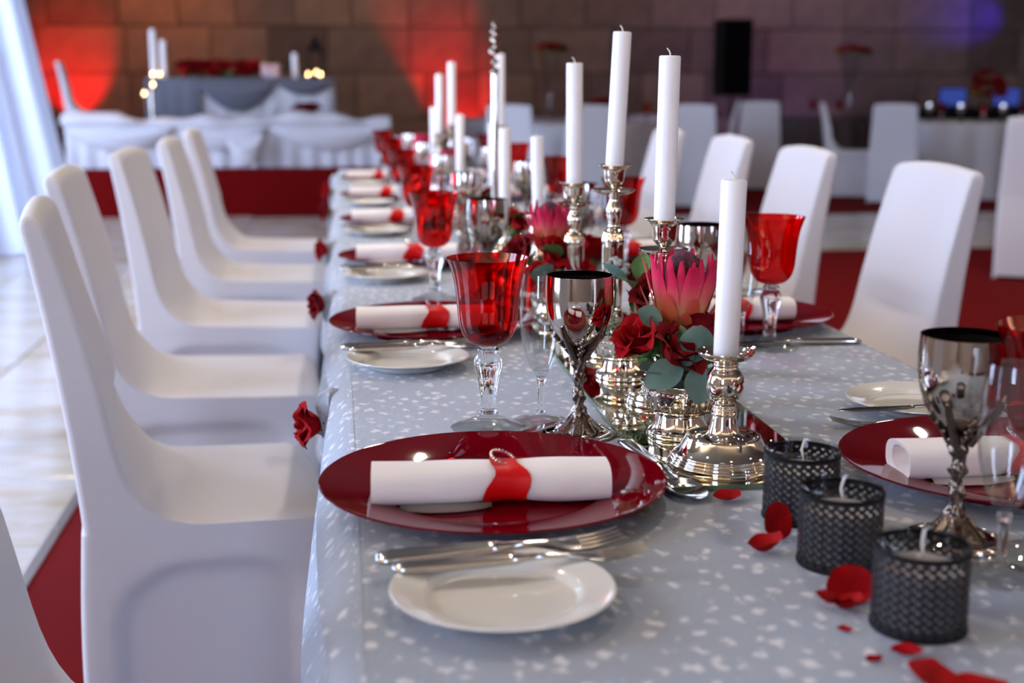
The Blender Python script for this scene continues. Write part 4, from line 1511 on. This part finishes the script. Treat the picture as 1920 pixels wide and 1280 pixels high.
# ================================================================== far end of the hall
# curtain
def curtain_f(u, v):
    z = 0.01 + 3.6 * v
    right = -1.70 - 0.20 * z + 0.008 * z * z
    x = -3.5 + (right + 3.5) * u
    return (x, 0.07 * math.sin(u * 2 * PI * 5.5 + 0.7 * math.sin(u * 9)) * (1.1 - 0.35 * v) + 0.015 * math.sin(u * 37), z)


e = empty('curtain', 'floor-length white voile drape by the windows', 'curtain', (0, 9.25, 0))
put('drape', to_mesh('drape', grid_bm(curtain_f, 120, 14), VOILE, True, 80), e)
put('rail', to_mesh('rail', tube_bm([(-3.6, 0, 3.63), (-2.1, 0, 3.63)], 0.02, 8), STEEL), e)


def draped_box(name, x0, x1, y0, y1, z0, z1, mt, amp=0.02, wave=0.16):
    """A cloth over a rectangular table: flat top, rippled skirt to z0."""
    per = []
    st = 0.04
    cs = [(x0, y0), (x1, y0), (x1, y1), (x0, y1)]
    nr = [(0, -1), (1, 0), (0, 1), (-1, 0)]
    for k in range(4):
        p, q = Vector(cs[k]), Vector(cs[(k + 1) % 4])
        n = max(1, int((q - p).length / st))
        for i in range(n):
            per.append((p + (q - p) * i / n, Vector(nr[k])))
    bm = bmesh.new()
    rows = []
    for t in (0, 0.01, 0.03, 0.15, 0.4, 0.7, 1):
        z = z1 - (z1 - z0) * t
        rows.append([bm.verts.new((*(p + n * (0.004 + amp * t ** 0.6 * (1 + math.sin(i * st * 2 * PI / wave + 0.8 * math.sin(i * 0.31))))), z)) for i, (p, n) in enumerate(per)])
    tot = len(per)
    for A, B in zip(rows, rows[1:]):
        for i in range(tot):
            bm.faces.new((A[i], A[(i + 1) % tot], B[(i + 1) % tot], B[i]))
    bm.faces.new(rows[0])
    return to_mesh(name, bm, mt, True, 60)


def front_swag(name, x0, x1, y, ztop, drop, mt, out=0.05):
    def f(u, v):
        s = math.sin(PI * u) ** 0.75
        return (x0 + (x1 - x0) * u, y - 0.012 - out * math.sin(PI * min(1, v * 0.95)) * (0.3 + 0.7 * s) - 0.006 * math.sin(v * 16) * s, ztop - 0.005 - v * (0.03 + drop * s))
    return to_mesh(name, grid_bm(f, 20, 16), mt, True, 80)


SZ = 0.41
# high draped table on the stage
t1 = empty('bridal_table', 'high white table with grey satin swags on the stage', 'table', (0, 0, 0))
put('tablecloth', draped_box('tablecloth', -1.79, -0.03, 13.2, 14.0, SZ + 0.003, 1.20, LINEN), t1)
put('swag', front_swag('swag', -1.32, -0.58, 13.17, 1.205, 0.28, GREY_SATIN), t1)
put('swag', front_swag('swag', -0.58, -0.04, 13.17, 1.205, 0.13, GREY_SATIN), t1)
put('grey_panel', draped_box('grey_panel', -1.81, -1.30, 13.14, 13.19, SZ + 0.003, 1.206, GREY_SATIN, 0.012, 0.12), t1)
put('runner', to_mesh('runner', box_bm(-1.80, -0.02, 13.15, 14.02, 1.201, 1.207), GREY_SATIN, False), t1)
# low draped podium along the stage front
t2 = empty('low_table', 'low white swagged table along the stage front', 'table', (0, 0, 0))
put('tablecloth', draped_box('tablecloth', -2.38, 0.47, 12.15, 12.85, SZ + 0.003, 0.80, LINEN, 0.015), t2)
for k, (a, b_) in enumerate([(-2.38, -1.42), (-1.42, -0.62), (-0.62, 0.47)]):
    put('swag', front_swag('swag', a, b_, 12.13, 0.80, 0.20, LINEN, 0.07), t2)
put('bow_tail', front_swag('bow_tail', -0.98, -0.66, 12.03, 0.72, 0.26, LINEN, 0.04), t2)


def puff(u, v):
    x = -2.40 + 2.87 * u
    a = 2 * PI * v
    r = 0.055 + 0.022 * math.sin(u * 19) + 0.014 * math.sin(u * 47)
    return (x, 12.16 + 0.10 * math.cos(a), 0.815 + r * math.sin(a) + 0.02 * math.sin(u * 9 + 1))


put('gathered_edge', to_mesh('gathered_edge', grid_bm(puff, 90, 12), LINEN, True, 80), t2)
# roses garland on the high table: single blooms
gq = random.Random(9)
for k in range(34):
    x = -1.50 + 0.72 * (k % 17) / 16 + gq.uniform(-.02, .02)
    rose((x, 13.42 + 0.09 * (k // 17) + gq.uniform(-.02, .02), 1.215 + (0.055 if k % 2 else 0) + gq.uniform(0.0, 0.02)), (gq.uniform(-.6, .6), gq.uniform(-.6, .6), gq.uniform(0, 6)), 'dark red rose in the garland on the high stage table', 'roses in the stage garland', 'b' if k % 3 else 'a', 2.6, False)
e = empty('posy', 'pale pink posy beside the stage rose garland', 'posy', (-0.64, 13.42, 1.208))
pm = bmesh.new()
for k in range(24):
    sphere_bm((gq.uniform(-.07, .07), gq.uniform(-.05, .05), gq.uniform(0.02, 0.12)), 0.035, pm, 8, 6)
PINK = petal_mat('pink_petal', (214, 170, 164), (232, 196, 188))
tag(put('blossoms', to_mesh('blossoms', pm, PINK), e), kind='stuff')
put('wrap', to_mesh('wrap', lathe_bm([(0, 0), (0.05, 0), (0.075, 0.05), (0, 0.05)], 16), LINEN), e)
HUR = to_mesh('hurricane_glass', lathe_bm([(0, 0.0), (0.045, 0.0), (0.05, 0.006), (0.05, 0.30), (0.048, 0.30), (0.048, 0.008), (0, 0.008)], 28), CLEAR_GLASS, True, 50)
PIL = to_mesh('pillar_wax', lathe_bm([(0, 0.009), (0.036, 0.009), (0.036, 0.17), (0.030, 0.165), (0, 0.163)], 20), WAX, True, 50)
FLM = to_mesh('flame', lathe_bm(smooth_prof([(0, 0), (0.006, 0.008), (0.004, 0.02), (0, 0.034)], 4), 10), FLAME)


def tall_candle(x, y, z, h, label, lit=True):
    e = empty('pillar_candle', label, 'candle', (x, y, z), (0, 0, 0), 'candles on the stage tables')
    put('wax', to_mesh('wax', lathe_bm([(0, 0), (0.03, 0), (0.03, h), (0.024, h - 0.004), (0, h - 0.005)], 20), WAX, True, 50), e)
    put('wick', to_mesh('wick', tube_bm([(0, 0, h - 0.006), (0, 0, h + 0.012)], 0.002, 5), WICK), e)
    return e


TEA = to_mesh('cup', lathe_bm([(0, 0), (0.028, 0), (0.034, 0.05), (0.031, 0.05), (0.026, 0.006), (0, 0.006)], 20), CLEAR_GLASS, True, 50)


def tealight(x, y, z, label):
    e = empty('tealight', label, 'candle', (x, y, z), (0, 0, 0), 'lit tealights on the stage tables')
    put('cup', TEA, e)
    put('wax', to_mesh('wax', lathe_bm([(0, 0.007), (0.024, 0.007), (0.026, 0.02), (0, 0.02)], 16), WAX), e)
    put('flame', FLM, e, (0, 0, 0.021))


tall_candle(-1.76, 13.45, 1.208, 0.46, 'tall pale candle at curtain end of the stage table')
tall_candle(-1.665, 13.45, 1.208, 0.36, 'shorter pale candle at curtain end of the stage table')
tealight(-1.755, 13.30, 1.208, 'lit tealight under the tall candle, outer one, curtain end')
tealight(-1.690, 13.30, 1.208, 'lit tealight under the shorter candle, inner one, curtain end')
tall_candle(-0.405, 13.5, 1.208, 0.24, 'pale candle at wall-light end of the stage table')
e = empty('lantern', 'dark metal lantern at the right end of high stage table', 'lantern', (-0.20, 13.5, 1.208))
put('base', to_mesh('base', box_bm(-0.075, 0.075, -0.075, 0.075, 0, 0.02), BLACK, False), e)
for sx in (-0.065, 0.065):
    for sy in (-0.065, 0.065):
        put('post', to_mesh('post', box_bm(sx - 0.008, sx + 0.008, sy - 0.008, sy + 0.008, 0.02, 0.26), BLACK, False), e)
put('roof', to_mesh('roof', lathe_bm([(0.11, 0.26), (0.11, 0.27), (0.04, 0.36), (0.02, 0.40), (0, 0.42), ], 4), BLACK, False), e, (0, 0, 0), (0, 0, PI / 4))
tealight(-0.275, 13.33, 1.208, 'lit tealight, outer one before the lantern')
tealight(-0.155, 13.33, 1.208, 'lit tealight, inner one before the lantern')
tealight(-0.200, 13.5, 1.230, 'lit tealight inside the dark lantern')
# stand with hanging glass at the curtain end, dark red flower ball on the low table
e = empty('candelabrum', 'slim candelabrum with small lights on the low stage table', 'candelabrum', (-1.68, 12.55, 0.802))
put('pole', to_mesh('pole', lathe_bm(smooth_prof([(0, 0), (0.06, 0), (0.06, 0.01), (0.02, 0.03), (0.012, 0.08), (0.012, 0.28)], 3), 16), SILVER), e)
for sx, hz in ((-0.06, 0.24), (0.02, 0.32)):
    put('glass_cup', TEA, e, (sx, 0, hz - 0.01), (0, 0, 0), 1.2)
    put('flame', FLM, e, (sx, 0, hz + 0.01))
    put('arm', to_mesh('arm', tube_bm([(0, 0, hz - 0.08), (sx * 0.6, 0, hz - 0.06), (sx, 0, hz - 0.012)], 0.005, 6), SILVER), e)
for k in range(14):
    a = gq.uniform(0, 2 * PI)
    rr_ = gq.uniform(0, 0.09)
    rose((-0.27 + rr_ * math.cos(a) * 1.5, 12.40 + rr_ * math.sin(a) * 0.5, 0.83 + gq.uniform(0, 0.09)), (gq.uniform(-.5, .5), gq.uniform(-.5, .5), a), 'dark red rose in the bunch on the low stage table', 'roses in the low table bunch', 'b', 1.9, False)
chair(-2.36, 13.35, 0.1, 'white covered chair on the stage beside the curtain', 'covered chairs of the far hall', SZ + 0.001)

# guest tables and chairs
def round_cloth(r, z, mt, n=96):
    def mod(rad, zz, a):
        if zz > z - 0.02:
            return rad
        t = (z - zz) / z
        return rad + (0.05 * t ** 0.6) * math.sin(a * 14 + 0.5 * math.sin(a * 3)) + 0.05 * t
    return to_mesh('tablecloth', lathe_bm([(0, z), (r - 0.01, z), (r, z - 0.004), (r + 0.006, z - 0.02), (r + 0.01, z - 0.1), (r + 0.02, z - 0.3), (r + 0.02, z - 0.55), (r + 0.02, 0.004)], n, mod), mt, True, 60)


GT = [(6.62, 13.35, 0.72, LINEN, 'white', 'by the rose dome'), (5.62, 15.2, 0.58, DARK_LINEN, 'dark', 'in front of the red-topped vase'),
      (4.15, 16.3, 0.55, LINEN, 'white', 'beneath the black speaker'), (2.45, 13.3, 0.82, LINEN, 'white', 'behind the tall near candles'), (2.0, 15.2, 0.70, LINEN, 'white', 'by the red wall light')]
for (x, y, r, mt, cn, lb) in GT:
    t = empty('guest_table', 'round guest table under %s cloth, %s' % (cn, lb), 'table', (x, y, 0.006), (0, 0, 0), 'round guest tables')
    put('tablecloth', round_cloth(r, 0.76, mt), t)
    put('pedestal', to_mesh('pedestal', lathe_bm([(0, 0), (0.25, 0), (0.05, 0.04), (0.05, 0.74), (0, 0.74)], 16), STEEL), t)
FCH = [(5.40, 12.45, PI / 2 - 0.42, 'with its back turned, before the white round table'), (5.20, 13.15, -0.30, 'in profile, at the white round table'),
       (4.63, 14.3, PI / 2 - 0.30, 'with back turned, at the dark round table'), (4.36, 15.15, PI - 0.30, 'in profile, under the black speaker'),
       (3.33, 12.3, PI / 2 - 0.26, 'with back turned, behind the tall near candles'), (4.16, 7.45, PI / 2 - 0.50, 'alone on the red carpet before the guest tables'),
       (1.62, 12.25, PI / 2 - 0.3, 'at the guest table, closest to the red wall light'), (2.25, 12.05, PI / 2, 'at the guest table, behind the leaning candle')]
for (x, y, rz, lb) in FCH:
    chair(x, y, rz, 'white covered chair ' + lb, 'covered chairs of the far hall', 0.007)
# glasses on the guest tables
FG = [(6.15, 13.05, 'first'), (6.50, 12.85, 'second'), (6.95, 12.90, 'third'), (6.02, 13.4, 'fourth')]
for (x, y, o_) in FG:
    e = empty('water_glass', 'red water glass on the rose dome table, %s from the speaker' % o_, 'glass', (x, y, 0.767), (0, 0, 0), 'red glasses on the guest tables')
    put('bowl', RG_BOWL, e)
    put('stem', RG_STEM, e)
    put('foot', RG_FOOT, e)
for (x, y, o_) in [(2.2, 12.6, 'on the guest table behind the leaning candle, curtain side'), (2.62, 12.45, 'on the guest table behind the leaning candle, middle'), (2.95, 12.6, 'on the guest table behind the leaning candle, speaker side'), (5.42, 14.80, 'on the dark guest table, beside the profile chair'), (5.72, 14.78, 'on the dark guest table, beside the vase')]:
    e = empty('water_glass', 'red water glass ' + o_, 'glass', (x, y, 0.767), (0, 0, 0), 'red glasses on the guest tables')
    put('bowl', RG_BOWL, e)
    put('stem', RG_STEM, e)
    put('foot', RG_FOOT, e)
for (x, y, o_) in [(6.30, 12.92, 'first'), (6.72, 12.85, 'second'), (6.10, 13.22, 'third')]:
    e = empty('silver_goblet', 'silver goblet on the rose dome table, %s of the three' % o_, 'goblet', (x, y, 0.767), (0, 0, 0), 'goblets on the guest tables')
    put('dark_inside', GB_DARK, put('bowl', GB_BOWL, e))
    put('stem', GB_STEM, e)
    put('foot', GB_FOOT, e)
# tall vases with a crown of roses
VASE = to_mesh('vase', lathe_bm(smooth_prof([(0, 0.0), (0.09, 0.0), (0.09, 0.008), (0.03, 0.03), (0.022, 0.12), (0.03, 0.30), (0.085, 0.52), (0.13, 0.72), (0.127, 0.72), (0.08, 0.52), (0.024, 0.30), (0.016, 0.13), (0, 0.10)], 4), 32), CLEAR_GLASS, True, 50)
for (x, y, lb) in [(6.00, 15.1, 'behind the dark guest table'), (2.28, 14.2, 'behind the leaning candle')]:
    if x > 5:
        x, y = 6.00, 15.2
        bz = 0.767
    else:
        x, y = 2.36, 14.85
        bz = 0.767
    e = empty('flute_vase', 'tall flared glass vase ' + lb, 'vase', (x, y, bz), (0, 0, 0), 'tall glass vases')
    put('vase', VASE, e)
    for k in range(18):
        a = gq.uniform(0, 2 * PI)
        rd = 0.185 * math.sqrt(gq.random())
        rose((x + rd * math.cos(a), y + rd * math.sin(a), bz + 0.735 + 0.04 * (1 - (rd / 0.185) ** 2)), (-rd * 4 * math.sin(a), rd * 4 * math.cos(a), a), 'red rose crowning the tall vase ' + lb, 'roses crowning the vase ' + lb, 'ab'[k % 2], 1.7, False)
e = empty('flower_stand', 'silver stand holding the dome of dark red roses', 'stand', (6.80, 13.42, 0.767))
put('stand', to_mesh('stand', lathe_bm(smooth_prof([(0, 0), (0.09, 0), (0.09, 0.01), (0.02, 0.03), (0.015, 0.20), (0.12, 0.26), (0.12, 0.27), (0, 0.27)], 4), 24), SILVER), e)
for k in range(46):
    c = gq.uniform(0, 1)
    a = gq.uniform(0, 2 * PI)
    s = math.sqrt(1 - c * c)
    rose((6.80 + 0.17 * s * math.cos(a), 13.42 + 0.17 * s * math.sin(a), 1.035 + 0.22 * c), (-1.3 * s * math.sin(a), 1.3 * s * math.cos(a), a), 'dark red rose in the dome on the silver stand', 'roses in the dome', 'b', 1.5, False)
for k in range(16):
    a = gq.uniform(0, 2 * PI)
    rd = 0.13 * math.sqrt(gq.random())
    rose((2.60 + rd * math.cos(a), 13.1 + rd * math.sin(a) * 0.7, 0.905 + 0.10 * (1 - rd / 0.13)), (-rd * 5 * math.sin(a), rd * 5 * math.cos(a), a), 'dark red rose in the low bunch behind the leaning candle', 'roses in the low guest table bunch', 'b', 1.7, False)
e = empty('pedestal_bowl', 'low silver pedestal bowl of roses on a guest table', 'bowl', (2.60, 13.1, 0.767))
put('bowl', to_mesh('bowl', lathe_bm(smooth_prof([(0, 0), (0.06, 0), (0.02, 0.02), (0.02, 0.06), (0.12, 0.13), (0.115, 0.13), (0, 0.09)], 4), 24), SILVER), e)
tealight(2.42, 12.42, 0.767, 'lit tealight on the guest table behind the leaning candle')

# loudspeaker on its stand
e = empty('loudspeaker', 'black loudspeaker box against the stone wall', 'speaker', (5.17, 17.2, 1.00))
put('cabinet', to_mesh('cabinet', box_bm(-0.205, 0.205, -0.2, 0.2, 0, 0.98, bevel=0.015), BLACK, False), e)
put('grille', to_mesh('grille', box_bm(-0.185, 0.185, -0.212, -0.2, 0.03, 0.95), GRILLE, False), e)
e = empty('speaker_stand', 'black tripod stand under the loudspeaker', 'stand', (5.17, 17.2, 0.006))
put('pole', to_mesh('pole', tube_bm([(0, 0, 0.2), (0, 0, 0.993)], 0.018, 10), BLACK), e)
for k in range(3):
    a = 2 * PI * k / 3
    put('leg', to_mesh('leg', tube_bm([(0.02 * math.cos(a), 0.02 * math.sin(a), 0.5), (0.42 * math.cos(a), 0.42 * math.sin(a), 0.012)], 0.012, 8), BLACK), e)
# small glowing laptop screens of the music desk
e = empty('music_desk', 'dark music desk behind the guest tables', 'desk', (8.15, 16.4, 0.006))
put('desk_top', to_mesh('desk_top', box_bm(-0.9, 0.9, -0.3, 0.3, 0.80, 0.84), BLACK, False), e)
put('front_panel', to_mesh('front_panel', box_bm(-0.88, 0.88, -0.28, -0.25, 0, 0.80), BLACK, False), e)
for sx in (-0.85, 0.85):
    put('leg', to_mesh('leg', box_bm(sx - 0.03, sx + 0.03, 0.2, 0.26, 0, 0.8), BLACK, False), e)
for k, (x, lb) in enumerate([(7.9, 'laptop with blue screen on the music desk, first from the speaker'), (8.64, 'laptop with blue screen on the music desk, farther from the speaker')]):
    e = empty('laptop', lb, 'laptop', (x, 16.35, 0.847), (0, 0, 0), 'laptops on the music desk')
    put('keyboard', to_mesh('keyboard', box_bm(-0.19, 0.19, -0.13, 0.13, 0, 0.018), BLACK, False), e)
    ld = put('lid', to_mesh('lid', box_bm(-0.19, 0.19, 0.118, 0.13, 0.018, 0.26), BLACK, False), e)
    put('screen', to_mesh('screen', box_bm(-0.175, 0.175, 0.115, 0.1178, 0.035, 0.245), SCREEN, False), ld)
# wall uplights
for (x, y, z, led, lb) in [(-3.45, 17.35, SZ, LED_RED, 'red uplight on the stage by the curtain'), (1.55, 17.4, 0.006, LED_RED, 'red uplight on floor behind the long table'), (6.0, 16.95, 0.006, LED_BLUE, 'blue uplight on floor behind the dark guest table'), (8.6, 17.3, 0.006, LED_BLUE, 'blue uplight on floor beyond the rose dome')]:
    e = empty('uplight', lb, 'light', (x, y - 0.0, z + 0.001), (0, 0, 0), 'coloured wall uplights')
    put('housing', to_mesh('housing', lathe_bm([(0, 0), (0.08, 0), (0.09, 0.02), (0.09, 0.10), (0.08, 0.10), (0.08, 0.09), (0, 0.09)], 20), BLACK, True, 50), e)
    put('lens', to_mesh('lens', lathe_bm([(0, 0.0905), (0.078, 0.0905), (0.078, 0.095), (0, 0.096)], 20), led), e)
